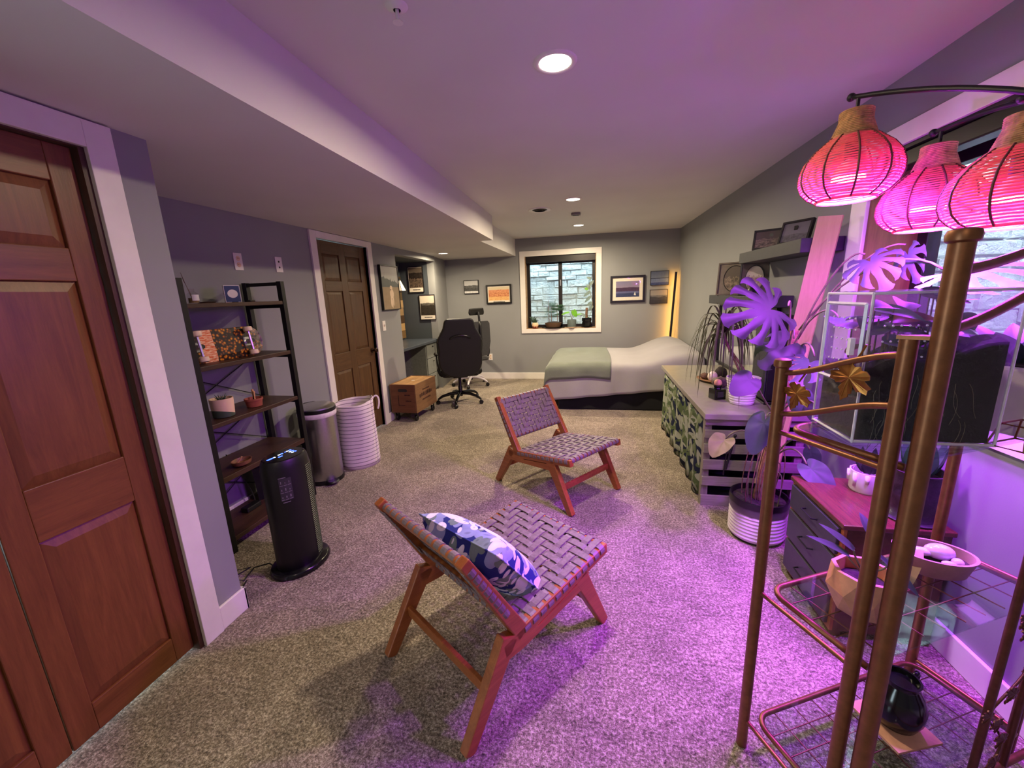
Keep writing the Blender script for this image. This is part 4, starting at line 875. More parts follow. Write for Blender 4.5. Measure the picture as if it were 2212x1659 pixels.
def lounge_chair(label):
    t = thing('lounge_chair', label, 'lounge chair', (0,0,0), 0, 'woven leather lounge chairs')
    X_ = .272; hw = .019
    for sx in (-1, 1):
        x = sx*X_
        part('leg', bar(B(), (-.20,.33), (-.405,0), .040, .022, hw, x), M['teak'], t, bevel=.005)
        part('leg', bar(B(), (.205,.345), (.392,0), .040, .022, hw, x), M['teak'], t, bevel=.005)
        part('side_rail', bar(B(), (-.235,.290), (.395,.385), .030, .024, hw, x), M['teak'], t, bevel=.005)
        part('back_post', bar(B(), (-.135,.30), (-.372,.715), .030, .020, hw, x), M['teak'], t, bevel=.005)
        part('bracket', B().prism([(-.235,.345),(-.10,.30),(-.06,.285),(.10,.31),(.26,.335),(.20,.28),(.12,.272),(-.14,.245),(-.25,.25)], lambda y, z, q: (x + q, y, z), -hw*.98, hw*.98), M['teak'], t)
    rail = lambda y, z, r: part('crossbar', B().tube([(-X_, y, z), (X_, y, z)], r, 10), M['teak'], t, smooth=40)
    rail(.375, .392, .017); rail(-.14, .315, .015); rail(-.355, .688, .017); rail(-.205, .425, .014)
    for (y, z) in ((-.30, .17), (.30, .17)): part('stretcher', B().box(-X_, X_, y-.010, y+.010, z-.022, z+.022), M['teak'], t, bevel=.004)
    # seat weave
    p0 = Vector((-X_, -.14, .315+.015)); p1 = Vector((-X_, .375, .392+.015)); V = p1 - p0
    Nn = Vector((1,0,0)).cross(V.normalized())
    weave(t, p0, (1,0,0), V, Nn, 2*X_, V.length, 13, 12, .021, .017, .0315)
    p0 = Vector((-X_, -.205, .425)); p1 = Vector((-X_, -.355, .688)); V = p1 - p0; Nn = -Vector((1,0,0)).cross(V.normalized()) * -1
    Nn = Vector((0, V.z, -V.y)).normalized()
    weave(t, p0 + Nn*.014, (1,0,0), V, Nn, 2*X_, V.length, 13, 8, .021, .016, .031)
    return t
lc = lounge_chair('woven leather and teak lounge chair nearest the viewpoint, holding a leaf cushion')
lc2 = dup(lc); lc2['label'] = 'woven leather and teak lounge chair without cushion in front of the bed'
lc.location = (-.405, 1.478, 0); lc.rotation_euler = (0, 0, math.atan2(.82, .57) - math.pi/2)
lc2.location = (-.296, 2.984, 0); lc2.rotation_euler = (0, 0, math.atan2(-.607, .795) - math.pi/2)

def leaf_print(name, bgc, c1, c2, c3, sc=9.0, ax=2):
    k = N(name); co = k.coord(); d = k.n('ShaderNodeTexNoise'); d.inputs['Scale'].default_value = sc*.8; d.inputs['Detail'].default_value = 2; k.l(co, d.inputs['Vector'])
    mx = k.n('ShaderNodeMix'); mx.data_type = 'VECTOR'; mx.inputs[0].default_value = .07; k.l(co, mx.inputs[4]); k.l(d.outputs['Color'], mx.inputs[5]); vec = mx.outputs[1]
    def layer(scale, thr, rz):
        mp = k.n('ShaderNodeMapping'); m0 = k.n('ShaderNodeMapping'); m0.inputs['Rotation'].default_value = (rz, 0, 0) if ax == 0 else (0, 0, rz); k.l(vec, m0.inputs[0]); mp.inputs['Scale'].default_value = (scale*.5, scale, scale*.30) if ax == 0 else (scale, scale*.30, scale*.5); mp.inputs['Location'].default_value = (rz, rz*3, rz*5); k.l(m0.outputs[0], mp.inputs[0])
        v = k.n('ShaderNodeTexVoronoi'); v.inputs['Scale'].default_value = 1; k.l(mp.outputs[0], v.inputs[0]); return k.math('LESS_THAN', v.outputs['Distance'], thr), v.outputs['Distance']
    c = bgc
    for i, (cc, s_, th, rz) in enumerate(((c2, sc*3.0, .44, .6), (c3, sc*3.6, .38, 2.6), (c1, sc*3.2, .38, 1.5), (c2, sc*4.0, .32, 2.0), (c1, sc*4.2, .36, .2), (c3, sc*4.8, .26, -.5), (c1, sc*5.6, .28, 1.0))):
        f, dd = layer(s_, th, rz); vein = k.ramp(dd, [(.0, tuple(x*.6 for x in cc[:3])), (.06, tuple(x*.7 for x in cc[:3])), (.12, cc), (.4, tuple(x*.85 for x in cc[:3]))]); c = k.mix(f, c, vein)
    k.set(c, .85, 0, .15); k.bump(k.noise(co, 150, 2), .2, .002); return k.m
cu = thing('throw_cushion', 'square cushion with blue and white leaf print leaning in the near chair', 'cushion', (0,0,0))
def cush(sgn):
    def fn(u, v):
        a, b_ = 2*u-1, 2*v-1; e = max(0, (1-a**4)*(1-b_**4)); pin = 1 - .06*(1-abs(a))*abs(b_)**3*0 
        rr = 1 - .05*math.cos(a*math.pi/2)*abs(b_)**2 ; r2 = 1 - .05*math.cos(b_*math.pi/2)*abs(a)**2
        return (.22*a*r2, .22*b_*rr, sgn*.085*e**.6)
    return fn
LP = leaf_print('cushion_print', srgb(44, 54, 120), srgb(228, 228, 236), srgb(150, 162, 204), srgb(120, 140, 136), 5.2)
part('front_cover', B().grid(cush(1), 22, 22), LP, cu, smooth=True); bc = B().grid(cush(-1), 22, 22); bc.f = [f[::-1] for f in bc.f]; part('back_cover', bc, LP, cu, smooth=True)
part('piping', B().tube([cush(0)(u_, v_) for u_, v_ in [(i/12, 0) for i in range(12)] + [(1, i/12) for i in range(12)] + [(1-i/12, 1) for i in range(12)] + [(0, 1-i/12) for i in range(12)]], .004, 5, closed=True), LP, cu, smooth=True)
loc = Matrix.Translation((.012, -.085, .462)) @ rot('Z', math.radians(5)) @ rot('X', math.radians(129))
bpy.context.view_layer.update()
cu.matrix_world = Matrix.Translation(lc.location) @ rot('Z', lc.rotation_euler.z) @ loc
# ------------------------------------------------------------------ craft table by the right wall
M['desk_stone'] = plain('table_top_grey', srgb(142, 136, 124), .3, 0, .05, 12, .02); M['slat'] = wood('grey_slat', srgb(112, 104, 96), srgb(150, 142, 132), 'x', 1, .6); M['post_grey'] = wood('grey_post', srgb(106, 98, 90), srgb(142, 134, 124), 'z', 1, .6)
ct = thing('craft_table', 'grey topped table with slatted crate end and leaf print skirt', 'table', (1.03, 3.7, 0))
TY0, TY1, TX0 = 2.775, 4.64, .722
part('tabletop', B().hexa([(TX0,TY0,.637),(XR(TY0)-.02,TY0,.637),(XR(TY1)-.02,TY1,.637),(TX0,TY1,.637),(TX0,TY0,.675),(XR(TY0)-.02,TY0,.675),(XR(TY1)-.02,TY1,.675),(TX0,TY1,.675)]), M['desk_stone'], ct, bevel=.003, world=True)
for x in (.735, 1.30): part('crate_post', B().box(x, x+.045, 2.815, 2.86, 0, .637), M['post_grey'], ct, world=True)
part('apron', B().box(.735, 1.345, 2.80, 2.82, .59, .637), M['slat'], ct, world=True)
for z0, z1 in ((.50, .555), (.39, .455), (.27, .34), (.15, .215), (.0, .075)): part('slat', B().box(.735, 1.345, 2.797, 2.815, z0, z1), M['slat'], ct, bevel=.002, world=True)
part('inner_shelf', B().box(.80, 1.34, 2.86, 3.3, .0, .02), M['desk_dark'], ct, world=True); part('back_board', B().box(1.33, 1.345, 2.86, 4.6, .02, .637), M['desk_dark'], ct, world=True); part('divider', B().box(.80, 1.33, 3.30, 3.32, .0, .637), M['desk_dark'], ct, world=True)
part('far_panel', B().box(.76, 1.32, 4.58, 4.61, 0, .637), M['slat'], ct, world=True)
CP = leaf_print('curtain_print', srgb(28, 34, 58), srgb(158, 162, 148), srgb(84, 98, 68), srgb(118, 128, 98), 4.2, 0)
def skirt(u, v):
    y = 2.83 + (4.60-2.83)*u; x = .752 + .016*math.sin(u*46) + .008*math.sin(u*19+1) - .018*(1-v)*(1+math.sin(u*23))*.5; return (x, y, .012 + .622*v)
part('curtain', B().grid(skirt, 120, 8), CP, ct, smooth=True, solid=.003, world=True)
part('curtain_rod', B().tube([(.765, 2.82, .622), (.765, 4.60, .622)], .005, 6), M['black_metal'], ct, world=True)
t = thing('hanging_strap', 'black strap with clip hanging on the slatted table end', 'strap', (.90, 2.79, .52))
part('strap', B().tube([(.02,0,.0),(.0,-.004,-.10),(-.02,-.003,-.24)], [.006,.009,.005], 6).tube([(.02,0,0),(-.02,-.004,-.06),(-.035,-.003,-.28)], .004, 6), M['black'], t); part('clip', B().ball((.02,-.004,.005), .011, 10, 6), M['black'], t)

# ---- things on the craft table
TZ = .675
M['white_glaze'] = plain('white_ribbed', srgb(222, 216, 214), .35, 0, .02)
t = thing('dracaena_plant', 'spiky drooping dracaena in a white ribbed pot on the craft table', 'potted plant', (1.035, 3.07, TZ))
prof = [(.070, 0), (.076, .004)]
for i in range(9): z = .010 + i*.019; r = .078 + .027*i/8; prof += [(r, z), (r+.0035, z+.0095), (r+.0005, z+.018)]
prof += [(.109, .186), (.109, .192), (.102, .192), (.098, .165)]
part('pot', B().lathe(prof, 36), M['white_glaze'], t, smooth=30); part('soil', B().lathe([(.099,.166),(.09,.169)], 24), M['soil'], t)
cr_ = Vector((-.135, .06, .52))
for q in (bez((-.02,0,.165),(-.02,0,.28),(-.12,.02,.36),cr_), bez((.02,.01,.165),(.03,.0,.25),(-.08,.02,.32),cr_-Vector((0,0,.03)))): part('stem', B().tube(q, .008, 7), M['bark'], t, smooth=True)
def blade(base, d, L, lift, w_, sag):
    d = Vector(d).normalized(); pts = []; n = 12; b = B(); side = Vector((-d.y, d.x, 0)).normalized()
    vs = []
    for i in range(n+1):
        s_ = i/n; p = Vector(base) + d*(L*(s_ - .32*s_*s_*s_)) + Vector((0,0, lift*L*math.sin(math.pi*min(s_*1.1, 1))*.6 - sag*L*s_**2.2)); ww = w_*(1-s_)**.6*(.5+min(1, s_*5)*.5); vs += [p - side*ww, p + Vector((0,0,-ww*.35)), p + side*ww]
    return b.add(vs, [(i*3+j, i*3+j+1, (i+1)*3+j+1, (i+1)*3+j) for i in range(n) for j in (0, 1)])
rnd = random.Random(11)
for k in range(64):
    a = 2*math.pi*k/64*3.0 + rnd.uniform(-.25, .25); L = rnd.uniform(.26, .46); el_ = rnd.uniform(-.1, .95)
    part('leaf', blade(cr_ + Vector((0,0,rnd.uniform(-.05,.02))), (math.cos(a), math.sin(a), 0), L*.85, el_, .0105, rnd.uniform(.55, 1.3)), M['leaf_olive'], t, smooth=True)
for a, L in ((2.5, .3), (1.2, .26)): part('leaf', blade(cr_, (math.cos(a)*.35, math.sin(a)*.35, 1), L, .2, .007, .0), M['leaf_olive'], t, smooth=True)
t = thing('scent_bottle', 'small square black bottle with a pink ball stopper on the craft table', 'bottle', (.905, 3.195, TZ), math.radians(18))
part('body', B().box(-.044,.044,-.044,.044,0,.078), M['black_gloss'], t, bevel=.006); part('shoulder', B().lathe([(.030,.078),(.024,.088),(.032,.096),(.030,.104),(.022,.108)], 8), M['black_gloss'], t); part('stopper', B().ball((0,0,.122), .028, 18, 10), plain('pink_stone', srgb(214, 152, 132), .6), t, smooth=True); part('bottle_label', B().box(-.026,.026,-.0455,-.044,.02,.062), M['print_dark'], t)
t = thing('driftwood_tray', 'leaf shaped wooden tray on the craft table', 'tray', (1.02, 3.80, TZ), .4)
part('tray', B().lathe([(.08,0),(.12,.006),(.16,.022),(.157,.026),(.11,.012),(.02,.008)], 26, sx=.62), wood('tray_wood', srgb(120, 86, 58), srgb(168, 128, 92), 'y'), t, smooth=40)
M['crystal'] = plain('dark_crystal', srgb(92, 70, 68), .6, 0, .3, 60, .8)
for nm, lb, p_, r_, sc_, m_ in (('quartz_egg', 'white polished egg stone lying in the tray on the craft table', (1.02, 3.77), .042, (1,.9,1.1), plain('white_quartz', srgb(236, 220, 200), .2)), ('pine_cone', 'brown pine cone in the tray on the craft table', (.985, 3.88), .04, (1,1.3,.7), plain('cone_brown', srgb(100, 70, 54), .9, 0, .3, 80, .8)), ('geode', 'lumpy brown crystal stone in front of the wooden tray', (1.03, 3.58), .06, (1.1,1,.75), M['crystal']), ('lava_stone', 'dark round lava stone at the back of the wooden tray', (1.105, 3.84), .055, (.9,1,1.1), plain('lava', srgb(42, 32, 30), .9, 0, .3, 60, .6))):
    zb = TZ + (.0 if nm in ('geode',) else .008)
    b_ = B().ball((p_[0], p_[1], zb + r_*sc_[2]*.98), r_, 16, 10, sc_, .0 if nm == 'quartz_egg' else .09); tag(part(nm, b_, m_, None, smooth=True), lb, 'stone' if nm != 'pine_cone' else 'pine cone')
t = thing('tower_speaker', 'tall black box speaker standing on the craft table against the wall', 'speaker', (1.265, 3.16, TZ))
part('cabinet', B().box(-.09,.09,-.11,.15,.02,.615), M['black'], t, bevel=.006); part('base_plate', B().box(-.10,.10,-.13,.155,0,.02), M['black_gloss'], t, bevel=.004); part('grille_panel', B().box(-.096,-.09,-.10,.14,.04,.60), M['mesh_fabric'], t)
# wall mirror
k = N('mirror_glass'); M['mirror'] = k.set((.80, .84, .80), .02, 1)
t = thing('wall_mirror', 'long dark framed mirror leaning on the right wall above the craft table', 'mirror', (1.34, 4.2, TZ))
def wx(y): return XR(y) - .004
mb = B(); y0, y1, z0, z1 = 3.42, 4.80, .685, 1.325
def mbox(b, d0, d1, ya, yb, za, zb): return b.hexa([(wx(ya)-d1,ya,za),(wx(ya)-d0,ya,za),(wx(yb)-d0,yb,za),(wx(yb)-d1,yb,za),(wx(ya)-d1,ya,zb),(wx(ya)-d0,ya,zb),(wx(yb)-d0,yb,zb),(wx(yb)-d1,yb,zb)])
for q in ((y0, y0+.02, z0, z1), (y1-.02, y1, z0, z1), (y0+.02, y1-.02, z0, z0+.02), (y0+.02, y1-.02, z1-.02, z1)): part('frame_bar', mbox(B(), 0, .028, *q), M['black'], t, world=True)
part('mirror_pane', mbox(B(), .008, .014, y0+.02, y1-.02, z0+.02, z1-.02), M['mirror'], t, world=True)

# ------------------------------------------------------------------ floating shelves and frames
M['shelf_grey'] = plain('shelf_charcoal', srgb(48, 47, 50), .55)
def fshelf(label, y0, y1, z0, z1, dep):
    t = thing('floating_shelf', label, 'shelf', (XR((y0+y1)/2), (y0+y1)/2, z0)); part('shelf_box', rbox(B(), -dep, -.001, y0, y1, z0, z1), M['shelf_grey'], t, bevel=.003, world=True); part('wall_cleat', rbox(B(), -dep+.02, -.002, y0+.02, y1-.02, z0+.01, z1-.01), M['black'], t, world=True); return t
fshelf('upper thick charcoal floating shelf on the right wall', 2.73, 3.715, 1.675, 1.755, .225)
fshelf('lower thick charcoal floating shelf above the wall mirror', 3.25, 4.575, 1.338, 1.42, .20)
def stand_frame(name, label, loc, rz, w_, h_, art, lean=.22, oval=False, fm=None):
    t = thing(name, label, 'picture frame', loc, rz); m4 = rot('X', -lean); fw = .014; fm = fm or M['black']
    b = B()
    for q in ((-w_/2, w_/2, h_-fw, h_), (-w_/2, w_/2, 0, fw), (-w_/2, -w_/2+fw, fw, h_-fw), (w_/2-fw, w_/2, fw, h_-fw)): b.box(q[0], q[1], -.012, .012, q[2], q[3])
    part('frame', b.xf(m4), fm, t, bevel=.001)
    if oval:
        part('mat_board', B().box(-w_/2+fw, w_/2-fw, -.004, .006, fw, h_-fw).xf(m4), plain('taupe_mat', srgb(110, 100, 90), .8), t)
        part('print', B().prism([(x*.62, z*.78) for x, z in ell(w_/2, h_/2, 30)], lambda a, z, y: (a, y, z+h_/2), -.0065, -.004).xf(m4), art, t); part('oval_rim', B().tube([(x*.62, -.006, z*.78+h_/2) for x, z in ell(w_/2, h_/2, 30)], .004, 5, closed=True).xf(m4), M['black'], t)
    else: part('print', B().box(-w_/2+fw, w_/2-fw, -.006, .004, fw, h_-fw).xf(m4), art, t)
    part('easel_leg', B().prism([(0,h_*.75),(.0,h_*.6),(h_*.42,0),(h_*.52,0)], lambda y, z, x: (x, y, z), -.012, .012).xf(Matrix.Translation((0,.01,0)) @ rot('X', -lean*.3)), M['black'], t)
    return t
dark_fl = landscape('dried_flower', 0, [(.55, .5, 6, srgb(56, 48, 42), srgb(150, 132, 110))], (srgb(74, 64, 56), srgb(92, 82, 72)))
stand_frame('photo_frame', 'dark framed dried flower picture on the upper floating shelf', (1.245, 3.40, 1.755), math.radians(-32), .23, .145, dark_fl, .25)
stand_frame('photo_frame', 'dark framed photo turned sideways at the near end of the upper shelf', (1.25, 3.06, 1.755), math.radians(-58), .20, .15, landscape('grey_photo', 0, [(.4, .2, 3, g(70), g(100))], (g(120), g(96))), .30)
stand_frame('oval_frame', 'taupe matted oval picture of dried flowers on the lower shelf', (1.26, 4.21, 1.42), math.radians(-38), .30, .30, dark_fl, .10, True, plain('taupe_frame', srgb(92, 82, 74), .5))
stand_frame('oval_frame', 'white oval leaf picture in black frame on the lower shelf', (1.275, 3.74, 1.42), math.radians(-30), .22, .27, landscape('white_leaf', 0, [(.6, .6, 8, srgb(120, 70, 52), srgb(214, 196, 180))], (srgb(206, 192, 176), srgb(220, 206, 190))), .10, True)
t = thing('figurine', 'small dark round figurine on the lower floating shelf', 'figurine', (1.20, 3.55, 1.42)); part('body', B().lathe([(.028,0),(.035,.02),(.03,.05),(.012,.07)], 16), M['black'], t, smooth=40); part('head', B().ball((0,0,.085), .022, 12, 8), M['black'], t, smooth=True)

# ------------------------------------------------------------------ leaning plank
M['plank_pale'] = wood('pale_oak', srgb(172, 132, 106), srgb(204, 164, 134), 'z', .6, .5, .6)
pt_, pb_ = Vector((1.275, 2.685, 1.86)), Vector((1.06, 2.69, .0)); ax = (pt_-pb_).normalized(); wd = Vector((.62, -.60, 0)); wd = (wd - ax*wd.dot(ax)).normalized(); nn = ax.cross(wd)
b = B(); hp = [pb_ + wd*s_*.058 + nn*t_*.009 for s_, t_ in ((-1,-1),(1,-1),(1,1),(-1,1))]; b.hexa(hp + [v + (pt_-pb_) for v in hp])
tag(part('leaning_board', b, M['plank_pale'], None, bevel=.001), 'pale oak board leaning on the right wall behind the monstera', 'board')

# ------------------------------------------------------------------ big monstera in banded pot
mp = thing('monstera_plant', 'large monstera on a bark pole in a black and white banded floor pot', 'potted plant', (.975, 2.47, 0))
def band_mat():
    k = N('banded_glaze'); co = k.coord(); s = k.n('ShaderNodeSeparateXYZ'); k.l(co, s.inputs[0]); n = k.noise(co, 24, 3); z = k.math('ADD', s.outputs[2], k.math('MULTIPLY', n, .022))
    k.set(k.ramp(k.math('MULTIPLY', z, 3.6), [(.0, srgb(16,14,16)), (.085, srgb(16,14,16)), (.10, srgb(218,210,210)), (.66, srgb(220,212,212)), (.70, srgb(112,104,108)), (.84, srgb(84,76,84)), (.88, srgb(22,18,22))]), .3); return k.m
prof = [(.125,0),(.140,.012)]
for i in range(8): z = .025+i*.022; prof += [(.150, z), (.154, z+.011)]
prof += [(.156,.215),(.160,.24),(.156,.268),(.148,.268),(.143,.235)]
part('pot', B().lathe(prof, 40), band_mat(), mp, smooth=30); part('soil', B().lathe([(.144,.236),(.10,.243),(.02,.246)], 26), M['soil'], mp)
part('bark_pole', B().tube([(.0,0,.23),(.03,0,.5),(.07,.01,.75),(.09,.02,1.05),(.10,.02,1.25)], [.034,.032,.03,.028,.02], 10), plain('coir_pole', srgb(150, 100, 84), .9, 0, .3, 50, .8), mp, smooth=50)
rnd = random.Random(3)
for k in range(16):
    a = rnd.uniform(0, 6.28); r = rnd.uniform(.03, .11); p0 = Vector((rnd.uniform(0,.07), 0, rnd.uniform(.35, .75)))
    part('aerial_root', B().tube(bez(p0, p0+Vector((.09*math.cos(a), .06*math.sin(a), .05)), Vector((r*1.3*math.cos(a), r*math.sin(a), .40)), Vector((r*math.cos(a), r*math.sin(a), .235)), 10), .003, 5), M['stem'] if k % 2 else plain('root_brown', srgb(92, 58, 52), .8) if k < 2 else M['bark'], mp)
mloc = Vector((.975, 2.47, 0))
def grow(base, tip, normal, mesh, mat, root=None, lift=.15, prad=.0045):
    base = Vector(base); q = part('leaf', place_leaf(mesh, base, tip, normal), mat, mp, smooth=True, world=True)
    r0 = Vector(root) if root else Vector((1.05, 2.48, max(.3, min(1.1, base.z-.15))))
    part('petiole', B().tube(bez(r0, r0.lerp(base, .3)+Vector((0,0,lift)), r0.lerp(base, .75)+Vector((0,0,lift)), base), prad, 6), M['stem'], mp, smooth=True, world=True)
CAMV = lambda p: (Vector((0,0,1.5)) - Vector(p)).normalized()
grow((.935, 2.26, 1.395), (.66, 2.12, 1.36), CAMV((.8,2.2,1.4)) + Vector((0,0,.2)), monstera(.36, 5, .06, .22, .46, 1.0, 2), M['leaf'])
grow((1.05, 2.20, 1.150), (.90, 2.02, 1.07), CAMV((1.,2.1,1.1)) + Vector((.0,0,.7)), monstera(.23, 4, .08, .3, .45, 1.0, 5), M['leaf_pale'])
grow((1.02, 2.36, 1.22), (.86, 2.28, 1.10), CAMV((.9,2.3,1.2)) + Vector((0,0,.3)), monstera(.24, 2, .08, .3, .6, .85, 8), M['leaf'])
grow((1.10, 2.14, 1.34), (1.00, 1.95, 1.345), Vector((-.2,-.4,.9)), heart_leaf(.17, .07, .3, .3), M['leaf_pale'])
grow((1.20, 2.20, 1.62), (1.17, 1.98, 1.49), CAMV((1.18,2.1,1.55)) + Vector((-.2,0,.5)), monstera(.24, 4, .06, .45, .40, .85, 11), M['leaf_pale'], (1.10, 2.50, 1.2))
grow((1.33, 2.16, 1.65), (1.30, 2.04, 1.50), Vector((-.9,-.25,.3)), monstera(.20, 3, .1, .3, .45, .62, 14), M['leaf_lime'] if False else M['leaf_pale'], (1.10, 2.50, 1.2))
grow((1.36, 1.98, 1.535), (1.36, 1.70, 1.50), Vector((-.35,-.2,.9)), monstera(.34, 4, .06, .25, .42, .8, 17), M['leaf_white'], (1.10, 2.50, 1.25), .2)
grow((.785, 2.20, 1.045), (.685, 2.13, .99), CAMV((.74,2.2,1.0)) + Vector((.1,0,.2)), heart_leaf(.175, .085, .12, .2), M['leaf'], (1.04, 2.44, .72), -.02)
grow((.905, 2.30, .81), (.85, 2.25, .70), CAMV((.85,2.25,.75)) + Vector((-.5,0,.1)), heart_leaf(.25, .095, .3, .2), M['leaf_pale'], (1.03, 2.45, .6), .1)
grow((.735, 2.36, .66), (.66, 2.30, .60), Vector((-.3,-.5,.8)), heart_leaf(.16, .085, .5, .35), M['leaf_yellow'], (1.02, 2.46, .52), .12)
grow((1.06, 2.17, .60), (1.12, 2.03, .525), CAMV((1.08,2.1,.55)) + Vector((0,0,.7)), heart_leaf(.20, .08, .25, .3), M['leaf_pale'], (1.03, 2.46, .5), .10)
grow((1.12, 2.28, .64), (1.15, 2.26, .56), CAMV((1.1,2.2,.6)), heart_leaf(.12, .05, .2, .2), M['leaf_pale'], (1.03, 2.46, .5), .12)
grow((1.06, 2.32, .95), (1.04, 2.26, .84), CAMV((1.04,2.3,.9)), heart_leaf(.16, .075, .2, .2), M['leaf_pale'], (1.04, 2.45, .8), .05)
grow((1.10, 2.25, .90), (1.14, 2.18, .80), CAMV((1.1,2.2,.85)), heart_leaf(.17, .075, .2, .2), M['leaf'], (1.04, 2.45, .8), .05)

# ------------------------------------------------------------------ dresser
M['cherry'] = wood('cherry_top', srgb(64, 33, 26), srgb(98, 57, 44), 'y', .8, .25, .8); M['navy_front'] = plain('navy_drawer', srgb(54, 50, 66), .45)
dz = thing('dresser', 'low dresser with cherry wood top and navy drawers under the plants', 'dresser', (1.19, 1.92, 0))
DX0, DX1, DY0, DY1, DT = 1.0, 1.375, 1.705, 2.145, .54
part('top', B().box(DX0-.01, DX1, DY0-.012, DY1+.012, DT-.022, DT), M['cherry'], dz, bevel=.004, world=True); part('carcass', B().box(DX0+.012, DX1-.005, DY0, DY1, .03, DT-.022), M['cherry'], dz, bevel=.003, world=True)
part('face_frame', B().box(DX0, DX0+.012, DY0, DY1, .03, DT-.022), wood('cherry_edge', srgb(130, 66, 36), srgb(176, 104, 60), 'y', .8, .3), dz, world=True)
for z0, z1 in ((.05, .205), (.22, .372), (.387, .508)):
    d_ = part('drawer', B().box(DX0-.014, DX0, DY0+.018, DY1-.018, z0, z1), M['navy_front'], dz, bevel=.003, world=True)
    zm = (z0+z1)/2+.01; hd = part('handle', B().tube([(DX0-.014, DY0+.17, zm), (DX0-.036, DY0+.175, zm), (DX0-.036, DY0+.265, zm), (DX0-.014, DY0+.27, zm)], .004, 6), M['black'], d_, world=True)
for x in (DX0+.03, DX1-.04):
    for y in (DY0+.03, DY1-.05): part('foot', B().box(x-.02, x+.02, y-.02, y+.02, 0, .032), M['cherry'], dz, world=True)
t = thing('drip_pot', 'white cup pot with dripping relief on the dresser', 'pot', (1.25, 2.03, DT)); part('pot', B().lathe([(.058,0),(.064,.01),(.068,.10),(.062,.10),(.058,.02)], 28), M['white_glaze'], t, smooth=40)
for i in range(9): a = 2*math.pi*i/9; part('drip', B().tube([(.067*math.cos(a), .067*math.sin(a), .095), (.067*math.cos(a), .067*math.sin(a), .055-.012*(i % 3))], [.010,.007], 7), plain('drip_glaze', srgb(196, 186, 190), .3) if i == 0 else M['white_glaze'], t, smooth=True)
for k in range(8): a = k*.8; part('leaf', place_leaf(simple_leaf(.11, .02), (.02*math.cos(a), .02*math.sin(a), .09), (.08*math.cos(a), .08*math.sin(a), .17), (math.cos(a), math.sin(a), 1)), M['leaf'], t, smooth=True)
t = thing('carved_pot', 'dark round carved planter standing on the dresser by the wall', 'pot', (1.285, 1.80, DT))
part('pot', B().lathe([(.070,0),(.078,.01),(.086,.12),(.082,.20),(.086,.21),(.078,.21),(.074,.17)], 30), plain('dark_carved', srgb(40, 28, 36), .45, 0, .4, 40, .6), t, smooth=40); part('saucer', B().lathe([(.092,0),(.098,.008),(.09,.010)], 26), M['chrome'], t, smooth=40); part('soil', B().lathe([(.075,.18),(.06,.185)], 20), M['soil'], t)
for k in range(7): a = k*.9; part('leaf', place_leaf(simple_leaf(.16, .03), (.02*math.cos(a), .02*math.sin(a), .185), (.09*math.cos(a), .09*math.sin(a), .29), (math.cos(a), math.sin(a), 1)), M['leaf_fern'], t, smooth=True)
# ------------------------------------------------------------------ three-arm lamp with rattan shades and grow bulbs
def rattan():
    k = N('rattan'); co = k.coord((1,1,1)); f = k.noise(co, 60, 3); c = (.58, .30, .16, 1); k.set(k.ramp(f, [(.3, (.40,.15,.09)), (.7, (.62,.25,.16))]), .6)
    tr = k.n('ShaderNodeBsdfTranslucent'); tr.inputs[0].default_value = (.9,.30,.28,1); mx = k.n('ShaderNodeMixShader'); mx.inputs[0].default_value = .35; k.l(k.p.outputs[0], mx.inputs[1]); k.l(tr.outputs[0], mx.inputs[2]); k.l(mx.outputs[0], k.out.inputs[0]); return k.m
M['rattan'] = rattan(); M['rattan_rib'] = plain('rattan_rib', srgb(92, 48, 34), .7); M['lamp_black'] = plain('lamp_black', srgb(12, 11, 13), .5, .2); M['rattan_neck'] = plain('rattan_neck', srgb(176, 132, 84), .7, 0, .2, 50, .5); M['bulb'] = emis('grow_bulb', (.74, .34, 1.0), 22.0)
PROF = [(.090,0),(.120,.018),(.142,.042),(.153,.072),(.152,.105),(.140,.140),(.116,.172),(.086,.198),(.066,.215)]
def prof_r(z):
    for (r0, z0), (r1, z1) in zip(PROF, PROF[1:]):
        if z <= z1: t_ = (z-z0)/(z1-z0); return r0 + (r1-r0)*t_
    return PROF[-1][0]
